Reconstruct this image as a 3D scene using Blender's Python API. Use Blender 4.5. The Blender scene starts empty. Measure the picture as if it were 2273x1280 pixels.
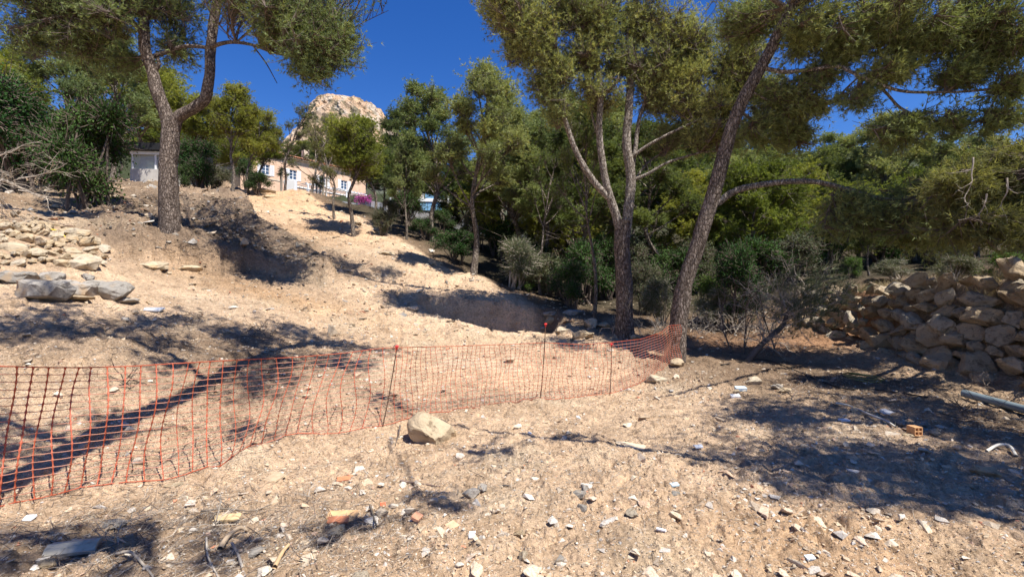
import bpy, bmesh, math, random
import numpy as np
from mathutils import Vector, Matrix, noise as mnoise
random.seed(7); RNG = np.random.default_rng(11)
SC = bpy.context.scene
COL = SC.collection
F = 1041.0; EYE = 1.6            # focal length in photograph pixels, eye height

# ---------------------------------------------------------------- camera, light
cam_d = bpy.data.cameras.new('camera'); cam = bpy.data.objects.new('camera', cam_d); COL.objects.link(cam)
cam.location = (0, 0, EYE); cam.rotation_euler = (math.radians(90), 0, 0)
cam_d.sensor_width = 36; cam_d.lens = 36 * F / 2273; cam_d.clip_end = 3000; cam_d.clip_start = 0.05
SC.camera = cam
SUN_AZ, SUN_EL = math.radians(-42), math.radians(61)   # azimuth measured from +X towards +Y
sun_vec = Vector((math.cos(SUN_AZ) * math.cos(SUN_EL), math.sin(SUN_AZ) * math.cos(SUN_EL), math.sin(SUN_EL)))
sl = bpy.data.lights.new('sun', 'SUN'); sl.energy = 5.0; sl.angle = math.radians(0.5); sl.color = (1.0, 0.95, 0.87)
so = bpy.data.objects.new('sun', sl); COL.objects.link(so); so.rotation_euler = sun_vec.to_track_quat('Z', 'Y').to_euler()
W = bpy.data.worlds.new('World'); SC.world = W; W.use_nodes = True
nt = W.node_tree; bg = nt.nodes['Background']
sky = nt.nodes.new('ShaderNodeTexSky'); sky.sky_type = 'NISHITA'; sky.sun_disc = False
sky.sun_elevation = SUN_EL; sky.sun_rotation = math.pi / 2 - SUN_AZ
sky.altitude = 200; sky.air_density = 1.0; sky.dust_density = 0.15; sky.ozone_density = 5.0
hs = nt.nodes.new('ShaderNodeHueSaturation'); hs.inputs['Saturation'].default_value = 1.30; hs.inputs['Hue'].default_value = 0.516
nt.links.new(sky.outputs[0], hs.inputs['Color']); nt.links.new(hs.outputs[0], bg.inputs[0]); bg.inputs[1].default_value = 0.088
SC.view_settings.view_transform = 'Standard'; SC.view_settings.look = 'None'
SC.view_settings.exposure = 0.82; SC.view_settings.gamma = 1.0; SC.view_settings.use_curve_mapping = False
SC.cycles.max_bounces = 5; SC.cycles.transparent_max_bounces = 4

# ---------------------------------------------------------------- helpers
def tag(o, label=None, cat=None, group=None, kind=None):
    if label: o['label'] = label
    if cat: o['category'] = cat
    if group: o['group'] = group
    if kind: o['kind'] = kind
    return o
def empty(name, loc=(0, 0, 0), rz=0):
    o = bpy.data.objects.new(name, None); COL.objects.link(o); o.location = loc; o.rotation_euler = (0, 0, rz)
    o.empty_display_size = .1
    return o
def thing(name, label, cat, loc=(0, 0, 0), rz=0, group=None):
    return tag(empty(name, loc, rz), label, cat, group)
def link(name, me, parent=None, loc=None, rot=None, scale=None):
    o = bpy.data.objects.new(name, me); COL.objects.link(o)
    if parent: o.parent = parent
    if loc is not None: o.location = loc
    if rot is not None: o.rotation_euler = rot
    if scale is not None: o.scale = scale
    return o
def copy_tree(o, parent=None):
    c = o.copy(); COL.objects.link(c); c.parent = parent
    for ch in o.children: copy_tree(ch, c)
    return c
def fast_mesh(name, v, f, mat=None, col=None, smooth=False):
    """v (N,3), f (M,k) same-size polygons"""
    me = bpy.data.meshes.new(name); v = np.asarray(v, np.float32); f = np.asarray(f, np.int32)
    k = f.shape[1]
    me.vertices.add(len(v)); me.vertices.foreach_set('co', v.ravel())
    me.loops.add(f.size); me.loops.foreach_set('vertex_index', f.ravel())
    me.polygons.add(len(f)); me.polygons.foreach_set('loop_start', np.arange(0, f.size, k, dtype=np.int32))
    me.polygons.foreach_set('loop_total', np.full(len(f), k, np.int32))
    me.polygons.foreach_set('use_smooth', np.full(len(f), smooth, bool))
    if col is not None:
        a = me.color_attributes.new('Col', 'FLOAT_COLOR', 'POINT')
        c = np.ones((len(v), 4), np.float32); c[:, :3] = col; a.data.foreach_set('color', c.ravel())
    me.update(calc_edges=True); me.validate()
    if mat: me.materials.append(mat)
    return me
def P(px, py, d):
    return np.array([(px - 1136.5) / F * d, d, EYE - (py - 640) / F * d])

# ---------------------------------------------------------------- noise
def _h(ix, iy, s):
    n = (ix.astype(np.int64) * 374761393 + iy.astype(np.int64) * 668265263 + s * 974634777) & 0xffffffff
    n = ((n ^ (n >> 13)) * 1274126177) & 0xffffffff
    n = ((n ^ (n >> 16)) * 2246822519) & 0xffffffff
    return ((n ^ (n >> 15)) & 0xffffff) / float(0xffffff)
def vnoise(x, y, s=0):
    ix = np.floor(x); iy = np.floor(y); fx = x - ix; fy = y - iy
    fx = fx * fx * (3 - 2 * fx); fy = fy * fy * (3 - 2 * fy)
    a = _h(ix, iy, s); b = _h(ix + 1, iy, s); c = _h(ix, iy + 1, s); d = _h(ix + 1, iy + 1, s)
    return (a * (1 - fx) + b * fx) * (1 - fy) + (c * (1 - fx) + d * fx) * fy
def fbm(x, y, o=4, s=0):
    r = 0; a = 1; t = 0
    for i in range(o):
        r = r + a * (vnoise(x * 2 ** i + 17 * i, y * 2 ** i - 9 * i, s + i) - .5); t += a; a *= .5
    return r / t * 2
def voro(x, y, s=0):
    ix = np.floor(x); iy = np.floor(y)
    f1 = np.full(x.shape, 9.); f2 = np.full(x.shape, 9.); cr = np.zeros(x.shape)
    for dx in (-1, 0, 1):
        for dy in (-1, 0, 1):
            jx = ix + dx; jy = iy + dy
            d = np.hypot(jx + _h(jx, jy, s) - x, jy + _h(jx, jy, s + 1) - y)
            m = d < f1
            f2 = np.where(m, f1, np.minimum(f2, d)); f1 = np.where(m, d, f1)
            cr = np.where(m, _h(jx, jy, s + 2), cr)
    return f1, f2, cr
def sstep(a, b, x):
    t = np.clip((x - a) / (b - a), 0, 1); return t * t * (3 - 2 * t)

# ---------------------------------------------------------------- terrain height
CP = [  # photograph pixel + distance of ground points
 (0,1280,2.6),(700,1280,2.6),(1400,1280,2.6),(2273,1280,2.6),
 (0,1132,3.4),(200,1086,3.9),(400,1052,4.2),(500,1032,4.5),(625,995,5.2),(740,968,5.7),(850,955,5.9),(1000,918,6.5),(1200,900,7.0),(1355,885,7.8),(1430,855,8.7),(1500,803,9.4),
 (1300,1000,4.7),(1700,1000,4.7),(1900,1100,3.7),
 (1700,830,8.6),(1900,850,7.6),(2000,900,6.4),(2100,880,6.9),(2273,1000,4.7),(1800,765,11.0),(1700,775,10.8),(1620,735,12.5),(1750,710,12.8),(1560,760,11.2),
 (1000,850,8.0),(1000,775,10.4),(1300,775,10.6),(1385,747,11.5),(1150,800,9.4),(850,800,8.4),(850,860,7.0),
 (860,705,11.8),(1050,738,11.6),(1220,745,11.9),(930,662,13.6),(1010,652,14.3),(1150,660,14.8),(1220,690,14.2),
 (700,700,10.6),(500,690,9.0),(450,640,10.2),(350,650,9.0),(700,640,13.0),(830,625,15.0),(1000,640,15.2),(1055,605,17.0),(900,560,19.0),(780,580,17.3),
 (700,520,21.5),(640,470,27.0),(580,430,35.0),(600,500,22.0),(860,500,25),(780,480,27),(690,430,34),
 (380,588,11.2),(378,552,12.0),(770,628,13.6),(600,545,16.2),(560,480,20.5),(740,590,15.4),(500,590,12.5),(500,540,14.2),(620,600,13.9),
 (250,440,18.0),(380,430,22.0),(510,440,24.0),(100,470,14.0),(0,470,11.0),(0,430,20),(300,410,27),
 (0,590,8.0),(0,500,9.8),(150,575,9.0),(170,530,10.4),(0,645,7.0),(130,655,7.4),(250,665,8.2),
 (0,700,6.3),(0,800,5.0),(200,805,5.2),(150,740,6.0),(450,745,7.6),(420,700,8.4),(550,790,6.6),(700,790,7.4),(750,860,6.4),(300,900,4.9),(100,900,4.4),(0,950,4.1),(500,900,5.5),(300,985,4.4),
 (1100,650,19),(1250,665,16.5),(1400,702,14.0),(1600,700,14.5),(1900,620,15),(2000,600,21),(2273,560,20),
 (1500,600,30),(1900,520,42),(1200,555,36),(1000,510,38),(1000,490,55),(1300,520,60),(1700,490,60),
 (545,436,64),(690,438,71),(800,445,68),(300,420,45),(0,400,50),
]
cps = [tuple(P(*c)) for c in CP]
cps += [(-6, 0, .3), (0, 0, 0), (6, 0, 0), (0, -8, -.5), (-15, -6, 1), (15, -8, 0), (-40, -30, 0), (40, -30, 0), (0, -40, -3),
        (9, 4, 1.9), (14, 9, 2.2), (20, 4, 2.6), (-14, 3, 3.0), (-25, 8, 5.5), (40, 20, 6), (-60, 40, 15), (60, 50, 14),
        (-60, 90, 28), (0, 90, 20), (60, 90, 24), (-100, 150, 45), (0, 150, 32), (90, 150, 42), (0, 260, 60), (120, 260, 75), (-160, 260, 70), (-40, 100, 24),
        (6.85, 7, -.08), (6.95, 8, 0), (7.1, 9, .08), (7.15, 10, .18), (7.2, 11.5, .33), (6.8, 6, -.08), (6.8, 5, -.02), (-9, 6, 2.2), (-7, 4, 1.2), (-30, 20, 8)]
CPA = np.array(cps)
def _rbf_setup():
    d = np.hypot(CPA[:, None, 0] - CPA[None, :, 0], CPA[:, None, 1] - CPA[None, :, 1])
    n = len(CPA); A = np.zeros((n + 1, n + 1)); A[:n, :n] = -d + .0 * np.eye(n) - np.eye(n) * .02; A[:n, n] = 1; A[n, :n] = 1
    b = np.zeros(n + 1); b[:n] = CPA[:, 2]
    return np.linalg.solve(A, b)
RW = _rbf_setup()
def wall_x(y): return 7.45 + 0.25 * np.clip((y - 7) / 3, -1, 1)
def wall_top(y): return 1.85 - np.clip(y - 7, 0, 6) * .075
def edge_right(y): return np.interp(y, [9, 11, 13, 17, 22, 28, 36, 60], [3.4, 1.9, 1.2, -1.2, -5, -9.7, -17, -30])
def edge_left(y): return np.interp(y, [7, 10, 12, 13.6, 16, 20.5, 36], [-6.5, -6.6, -6, -4.8, -8.3, -11.2, -20.5])
TP = [P(90,560,9.6),P(250,572,10.3),P(380,590,11.2),P(500,603,12.2),P(620,618,13.1),P(765,628,13.9),P(745,595,14.9),P(690,560,16.2),P(600,500,18.6),P(560,455,21.5)]
TPE = [(-21., 36.), (-30., 36.), (-24., 16.)]
_pl = np.array([p[:2] for p in TP] + TPE)
def platform(x, y):
    """distance inside the raised terrace left of the cleared slope (0 outside)"""
    n = len(_pl); ins = np.zeros(x.shape, bool); dm = np.full(x.shape, 99.)
    for i in range(n):
        ax, ay = _pl[i]; bx, by = _pl[(i + 1) % n]
        ins ^= ((ay > y) != (by > y)) & (x < (bx - ax) * (y - ay) / (by - ay + 1e-12) + ax)
        if i < len(TP) - 1:
            t = np.clip(((x - ax) * (bx - ax) + (y - ay) * (by - ay)) / ((bx - ax) ** 2 + (by - ay) ** 2), 0, 1)
            dm = np.minimum(dm, np.hypot(x - ax - t * (bx - ax), y - ay - t * (by - ay)))
    return np.where(ins, dm, 0)
def base_h(x, y):
    sh = x.shape; x1 = x.ravel(); y1 = y.ravel(); z = np.full(x1.shape, RW[-1])
    for i in range(len(CPA)):
        z -= RW[i] * np.sqrt((x1 - CPA[i, 0]) ** 2 + (y1 - CPA[i, 1]) ** 2 + .03)
    z = z.reshape(sh)
    # raised ground held up by the boulder wall
    t = sstep(.45, 1.0, x - wall_x(y)) * sstep(2.0, 4.0, y) * (1 - sstep(12.3, 13.6, y))
    z = z * (1 - t) + np.maximum(z, wall_top(y) + .02 * (x - 8)) * t
    pd_ = platform(x, y) + .25 * fbm(x * 1.6, y * 1.6, 3, 77) * (platform(x, y) > .02)
    z = z + .55 * sstep(0, .45, pd_) * np.exp(-np.maximum(pd_, 0) / 5) * sstep(-.97, -.80, x / np.maximum(y, 1))
    # dug pit with a steep cut face
    yb = 13.75 + (x + 2.6) * .14; yf = np.interp(x, [-2.7, -1.6, -.6, 1.3], [13.1, 12.35, 11.95, 12.0])
    m = sstep(0, .22, yb - y) * sstep(0, .45, y - yf) * sstep(-2.75, -2.3, x) * (1 - sstep(1.0, 1.5, x))
    z = z * (1 - m) + np.minimum(z, .05) * m
    return z
def litter_shade_mask(x, y):  # brown pine litter, plus brown that stands for shade on the left
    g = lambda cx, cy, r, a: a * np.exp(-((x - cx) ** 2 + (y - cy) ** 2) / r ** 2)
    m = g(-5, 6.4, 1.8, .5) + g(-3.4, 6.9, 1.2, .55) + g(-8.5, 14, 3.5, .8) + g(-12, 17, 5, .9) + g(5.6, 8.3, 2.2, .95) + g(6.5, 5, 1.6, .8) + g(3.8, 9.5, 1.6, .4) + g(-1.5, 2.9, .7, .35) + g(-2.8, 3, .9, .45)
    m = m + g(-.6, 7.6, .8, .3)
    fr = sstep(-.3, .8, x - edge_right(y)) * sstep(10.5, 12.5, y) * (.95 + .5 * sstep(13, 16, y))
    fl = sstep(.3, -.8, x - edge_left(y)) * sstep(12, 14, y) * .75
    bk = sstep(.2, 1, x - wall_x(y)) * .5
    m = np.maximum(m, .9 * sstep(0.02, .3, platform(x, y)) * sstep(-1.02, -.85, x / np.maximum(y, 1)))  # dark bank soil, its shade included in the tone
    m = np.maximum(m, .75 * np.exp(-((x + 11.5) ** 2 / 10 + (y - 14.5) ** 2 / 8)))  # brown painted where shade lies under the left bushes
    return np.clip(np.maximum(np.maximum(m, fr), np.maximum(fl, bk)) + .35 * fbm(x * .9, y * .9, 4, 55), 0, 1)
def H(x, y):
    x = np.asarray(x, float); y = np.asarray(y, float)
    z = base_h(x, y); r = np.hypot(x, y)
    far = sstep(14, 60, r)
    rough = .35 + .65 * np.exp(-((x + 4.5) ** 2 / 9 + (y - 6.5) ** 2 / 4)) + .55 * sstep(edge_left(y) + .3, edge_left(y) - .8, x) * sstep(9, 12, y) + .8 * sstep(0.02, .3, platform(x, y)) * sstep(-1.0, -.85, x / np.maximum(y, 1))
    z = z + fbm(x * .55, y * .55, 4, 3) * (.13 * rough + far * .8)
    z = z + fbm(x * 2.3, y * 2.3, 4, 23) * .09 * rough
    wx = x + .12 * fbm(x * 3, y * 3, 2, 71); wy = y + .12 * fbm(x * 3 + 5, y * 3, 2, 72)
    f1, f2, c = voro(wx * 1.15, wy * 1.5, 5)               # slabs
    slab = sstep(8, 11, y) * sstep(0, 1, edge_right(y) - x + 1)
    z = z + (c - .5) * .10 * slab * sstep(0.02, .18, f2 - f1) - .07 * slab * (1 - sstep(0, .10, f2 - f1))
    near = 1 - sstep(9, 16, r)
    f1, f2, c = voro(wx * 3.6, wy * 3.6, 9)
    z = z + c * .07 * sstep(0.0, .35, f2 - f1) * (.35 + .8 * rough)
    f1, f2, c = voro(wx * 11, wy * 11, 19)
    z = z + c * c * .03 * sstep(0.0, .4, f2 - f1) * near
    f1, f2, c = voro(x * 27, y * 27, 29)
    z = z + c * c * .018 * sstep(0.0, .5, f2 - f1) * (1 - sstep(4, 7, r))
    return z
def Hs(x, y): return float(H(np.array([x]), np.array([y]))[0])
_T = np.geomspace(1.6, 120, 420)
def G(px, py):
    """point of the ground that the photograph shows at this pixel"""
    dx = (px - 1136.5) / F; dz = -(py - 640) / F
    t = _T; z = EYE + dz * t; h = H(dx * t, t); b = np.nonzero(z < h)[0]
    if len(b) == 0: return np.array([dx * 60, 60, EYE + dz * 60])
    i = max(b[0], 1); t2 = np.linspace(t[i - 1], t[i], 14); z2 = EYE + dz * t2; h2 = H(dx * t2, t2); b2 = np.nonzero(z2 < h2)[0]
    k = b2[0] if len(b2) else 13
    return np.array([dx * t2[k], t2[k], h2[k]])

# ---------------------------------------------------------------- materials
def mat_new(name, rough=.9, spec=.25):
    m = bpy.data.materials.new(name); m.use_nodes = True; n = m.node_tree
    b = n.nodes['Principled BSDF']; b.inputs['Roughness'].default_value = rough; b.inputs['Specular IOR Level'].default_value = spec
    return m, n, b
def N(n, t, **kw):
    x = n.nodes.new(t)
    for k, v in kw.items():
        if k in x.inputs: x.inputs[k].default_value = v
        else: setattr(x, k, v)
    return x
def ramp(n, src, stops):
    r = n.nodes.new('ShaderNodeValToRGB'); e = r.color_ramp.elements
    while len(e) < len(stops): e.new(.5)
    for i, (p, c) in enumerate(stops): e[i].position = p; e[i].color = (*c, 1) if len(c) == 3 else c
    n.links.new(src, r.inputs[0]); return r
def mixc(n, mode, fac, a, b):
    m = n.nodes.new('ShaderNodeMix'); m.data_type = 'RGBA'; m.blend_type = mode
    for i, v in ((0, fac), (6, a), (7, b)):
        if hasattr(v, 'is_output') or isinstance(v, bpy.types.NodeSocket): n.links.new(v, m.inputs[i])
        else: m.inputs[i].default_value = v if i == 0 else (*v, 1)
    return m.outputs[2]
def bump(n, b, src, dist=.02, strength=.6, prev=None):
    u = N(n, 'ShaderNodeBump'); u.inputs['Distance'].default_value = dist; u.inputs['Strength'].default_value = strength
    n.links.new(src, u.inputs['Height'])
    if prev: n.links.new(prev.outputs[0], u.inputs['Normal'])
    n.links.new(u.outputs[0], b.inputs['Normal']); return u
def plain(name, c, rough=.8, var=.25, scale=8, bm=.004):
    m, n, b = mat_new(name, rough); tc = N(n, 'ShaderNodeTexCoord'); no = N(n, 'ShaderNodeTexNoise', Scale=scale, Detail=6)
    n.links.new(tc.outputs['Object'], no.inputs['Vector'])
    r = ramp(n, no.outputs[0], [(.3, tuple(x * (1 - var) for x in c)), (.7, tuple(min(x * (1 + var), 1) for x in c))])
    n.links.new(r.outputs[0], b.inputs['Base Color'])
    if bm: bump(n, b, no.outputs[0], bm)
    return m
def ground_mat():
    m, n, b = mat_new('earth', .95, .1); g = N(n, 'ShaderNodeNewGeometry'); pos = g.outputs['Position']
    vc = N(n, 'ShaderNodeVertexColor', layer_name='Col')
    def noi(s, d=8, r=.6):
        x = N(n, 'ShaderNodeTexNoise', Scale=s, Detail=d, Roughness=r); n.links.new(pos, x.inputs['Vector']); return x.outputs[0]
    def vor(s, f='F1'):
        x = N(n, 'ShaderNodeTexVoronoi', Scale=s); x.feature = f; n.links.new(pos, x.inputs['Vector']); return x
    c = mixc(n, 'MULTIPLY', 1.0, vc.outputs[0], ramp(n, noi(2.6, 10, .7), [(.32, (.66, .63, .60)), (.5, (1, 1, 1)), (.66, (1.2, 1.18, 1.15))]).outputs[0])
    c = mixc(n, 'MULTIPLY', 1.0, c, ramp(n, noi(22, 6, .7), [(.32, (.66, .64, .62)), (.5, (1, 1, 1)), (.68, (1.25, 1.25, 1.25))]).outputs[0])
    v = vor(34); peb = ramp(n, v.outputs['Color'], [(.55, (0, 0, 0)), (.62, (1, 1, 1))])
    edge = ramp(n, v.outputs['Distance'], [(.25, (1, 1, 1)), (.42, (0, 0, 0))])
    pm = mixc(n, 'MULTIPLY', 1.0, peb.outputs[0], edge.outputs[0])
    pc = mixc(n, 'MIX', v.outputs['Color'], (.52, .42, .30), (.60, .54, .46))
    bw = n.nodes.new('ShaderNodeRGBToBW'); n.links.new(pm, bw.inputs[0])
    mm = N(n, 'ShaderNodeMath', operation='MULTIPLY'); n.links.new(bw.outputs[0], mm.inputs[0]); bv = n.nodes.new('ShaderNodeRGBToBW'); n.links.new(vc.outputs[0], bv.inputs[0]); n.links.new(bv.outputs[0], mm.inputs[1])
    c = mixc(n, 'MIX', mm.outputs[0], c, pc)
    n.links.new(c, b.inputs['Base Color'])
    ad = N(n, 'ShaderNodeMath', operation='ADD'); n.links.new(noi(30, 8, .7), ad.inputs[0])
    m2 = N(n, 'ShaderNodeMath', operation='MULTIPLY'); n.links.new(bw.outputs[0], m2.inputs[0]); m2.inputs[1].default_value = .5
    n.links.new(m2.outputs[0], ad.inputs[1])
    u = bump(n, b, ad.outputs[0], .04, 1.0)
    u = bump(n, b, noi(6, 8, .65), .16, .8, u)
    vb = vor(6.5); u = bump(n, b, vb.outputs['Distance'], .05, .5, u); vb = vor(19); bump(n, b, vb.outputs['Distance'], .02, .5, u)
    return m
def stone_mat(name, stops, vc=False, scale=3.0, bd=.03):
    m, n, b = mat_new(name, .9, .2); tc = N(n, 'ShaderNodeTexCoord')
    if vc: base = N(n, 'ShaderNodeVertexColor', layer_name='Col').outputs[0]; co = N(n, 'ShaderNodeNewGeometry').outputs['Position']
    else:
        oi = N(n, 'ShaderNodeObjectInfo'); base = ramp(n, oi.outputs['Random'], stops).outputs[0]; co = tc.outputs['Object']
        sp = N(n, 'ShaderNodeVectorMath', operation='ADD'); n.links.new(co, sp.inputs[0]); n.links.new(oi.outputs['Location'], sp.inputs[1]); co = sp.outputs[0]
    no = N(n, 'ShaderNodeTexNoise', Scale=scale, Detail=9, Roughness=.65); n.links.new(co, no.inputs['Vector'])
    c = mixc(n, 'MULTIPLY', 1.0, base, ramp(n, no.outputs[0], [(.3, (.74, .72, .70)), (.5, (1, 1, 1)), (.72, (1.2, 1.18, 1.14))]).outputs[0])
    n2 = N(n, 'ShaderNodeTexNoise', Scale=scale * .8, Detail=5); n.links.new(co, n2.inputs['Vector'])
    c = mixc(n, 'MIX', ramp(n, n2.outputs[0], [(.55, (0, 0, 0)), (.68, (.6, .6, .6))]).outputs[0], c, (.40, .26, .13))
    n4 = N(n, 'ShaderNodeTexNoise', Scale=scale * 1.7, Detail=7, Roughness=.7); n.links.new(co, n4.inputs['Vector'])
    c = mixc(n, 'MULTIPLY', 1.0, c, ramp(n, n4.outputs[0], [(.36, (.50, .48, .46)), (.46, (1, 1, 1))]).outputs[0])
    n.links.new(c, b.inputs['Base Color'])
    no3 = N(n, 'ShaderNodeTexNoise', Scale=scale * 6, Detail=8, Roughness=.7); n.links.new(co, no3.inputs['Vector'])
    u = bump(n, b, no.outputs[0], bd, .8); bump(n, b, no3.outputs[0], bd * .25, .7, u)
    return m
def bark_mat(name, dark, light, sc=1.0):
    m, n, b = mat_new(name, .9, .15); tc = N(n, 'ShaderNodeTexCoord'); mp = N(n, 'ShaderNodeMapping'); mp.inputs['Scale'].default_value = (36 * sc, 36 * sc, 12 * sc)
    n.links.new(tc.outputs['Object'], mp.inputs[0])
    wn = N(n, 'ShaderNodeTexNoise', Scale=1.2, Detail=3); n.links.new(mp.outputs[0], wn.inputs['Vector'])
    va = N(n, 'ShaderNodeVectorMath', operation='ADD'); n.links.new(mp.outputs[0], va.inputs[0]); n.links.new(wn.outputs['Color'], va.inputs[1])
    v = N(n, 'ShaderNodeTexVoronoi', Scale=.8); v.feature = 'DISTANCE_TO_EDGE'; n.links.new(va.outputs[0], v.inputs['Vector'])
    vv = N(n, 'ShaderNodeTexVoronoi', Scale=.8); n.links.new(va.outputs[0], vv.inputs['Vector'])
    no = N(n, 'ShaderNodeTexNoise', Scale=14 * sc, Detail=8, Roughness=.7); n.links.new(tc.outputs['Object'], no.inputs['Vector'])
    crack = ramp(n, v.outputs['Distance'], [(.0, (0, 0, 0)), (.16, (1, 1, 1))])
    c = mixc(n, 'MIX', no.outputs[0], dark, light)
    bwv = n.nodes.new('ShaderNodeRGBToBW'); n.links.new(vv.outputs['Color'], bwv.inputs[0])
    c = mixc(n, 'MULTIPLY', 1.0, c, ramp(n, bwv.outputs[0], [(.2, (.65, .62, .6)), (.8, (1.3, 1.3, 1.3))]).outputs[0])
    c = mixc(n, 'MULTIPLY', 1.0, c, ramp(n, crack.outputs[0], [(0, (.35, .3, .28)), (.7, (1, 1, 1))]).outputs[0])
    n.links.new(c, b.inputs['Base Color'])
    u = bump(n, b, crack.outputs[0], .03, .9); bump(n, b, no.outputs[0], .015, .7, u)
    return m
def leaf_mat(name, stops, trans=.3, spec=.15, hue=True):
    m, n, b = mat_new(name, .68, spec); vc = N(n, 'ShaderNodeVertexColor', layer_name='Col')
    bw = N(n, 'ShaderNodeSeparateColor'); n.links.new(vc.outputs[0], bw.inputs[0])
    c = ramp(n, bw.outputs[0], stops).outputs[0]
    oi = N(n, 'ShaderNodeObjectInfo')
    if hue:
        h = N(n, 'ShaderNodeHueSaturation'); n.links.new(c, h.inputs['Color'])
        mr = N(n, 'ShaderNodeMapRange'); mr.inputs['To Min'].default_value = .485; mr.inputs['To Max'].default_value = .52; n.links.new(oi.outputs['Random'], mr.inputs['Value']); n.links.new(mr.outputs[0], h.inputs['Hue'])
        mr = N(n, 'ShaderNodeMapRange'); mr.inputs['To Min'].default_value = 1.15; mr.inputs['To Max'].default_value = .8; n.links.new(oi.outputs['Random'], mr.inputs['Value']); n.links.new(mr.outputs[0], h.inputs['Value'])
        c = h.outputs[0]
    n.links.new(c, b.inputs['Base Color'])
    tr = N(n, 'ShaderNodeBsdfTranslucent'); n.links.new(mixc(n, 'MULTIPLY', 1.0, c, (1.25, 1.2, .6)), tr.inputs[0])
    mx = N(n, 'ShaderNodeMixShader', Fac=trans); n.links.new(b.outputs[0], mx.inputs[1]); n.links.new(tr.outputs[0], mx.inputs[2])
    n.links.new(mx.outputs[0], n.nodes['Material Output'].inputs[0])
    return m
M = {}
M['earth'] = ground_mat()
LIME = [(0, (.52, .42, .30)), (.25, (.58, .50, .39)), (.45, (.46, .36, .25)), (.6, (.46, .43, .39)), (.75, (.60, .54, .45)), (.88, (.54, .38, .26)), (1, (.64, .59, .52))]
M['stone'] = stone_mat('loose_limestone', LIME, scale=9, bd=.006)
M['gravel'] = stone_mat('gravel_stone', None, vc=True, scale=20, bd=.003)
M['wallrock'] = stone_mat('boulder_limestone', [(0, (.40, .31, .20)), (.3, (.46, .36, .24)), (.6, (.37, .30, .21)), (.8, (.42, .37, .29)), (1, (.50, .40, .27))], scale=2.6, bd=.12)
M['fieldstone'] = stone_mat('fieldstone', [(0, (.40, .31, .20)), (.5, (.45, .36, .24)), (1, (.43, .37, .28))], scale=2.6, bd=.05)
M['grey'] = stone_mat('grey_boulder', [(0, (.25, .23, .20)), (1, (.33, .30, .26))], scale=3)
M['bark'] = bark_mat('pine_bark', (.10, .075, .062), (.30, .25, .21))
M['bark_pale'] = bark_mat('grey_pine_bark', (.20, .17, .145), (.46, .41, .35))
M['bark_far'] = bark_mat('far_bark', (.12, .10, .08), (.34, .29, .24), .6)
M['deadwood'] = plain('dead_wood', (.36, .31, .25), .9, .35, 14, .004)
M['darkwood'] = plain('dark_wood', (.13, .10, .08), .9, .35, 14, .004)
M['needle'] = leaf_mat('pine_needles', [(0, (.11, .14, .06)), (.4, (.24, .285, .115)), (.8, (.37, .395, .145)), (.94, (.38, .38, .15)), (1, (.30, .22, .11))], .27)
M['needle_bright'] = leaf_mat('yellow_green_needles', [(0, (.12, .14, .032)), (.4, (.21, .24, .05)), (.8, (.31, .335, .07)), (1, (.38, .37, .10))], .42)  # lighter yellow-green for the bright crowns
M['needle_dark'] = leaf_mat('dark_pine_needles', [(0, (.06, .085, .033)), (.5, (.13, .17, .055)), (1, (.21, .25, .085))], .38)  # deeper green for the belt and the dark pines
M['needle_brown'] = leaf_mat('thinning_pine_needles', [(0, (.11, .115, .05)), (.5, (.19, .20, .08)), (1, (.28, .28, .11))], .38)
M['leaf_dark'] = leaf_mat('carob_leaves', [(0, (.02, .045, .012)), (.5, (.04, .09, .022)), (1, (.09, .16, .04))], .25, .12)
M['leaf_bright'] = leaf_mat('fresh_leaves', [(0, (.05, .10, .02)), (.5, (.09, .17, .03)), (1, (.15, .24, .05))], .35, .15)
M['leaf_grey'] = leaf_mat('scrub_leaves', [(0, (.06, .075, .04)), (.5, (.12, .14, .075)), (1, (.20, .21, .12))], .25)
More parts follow.
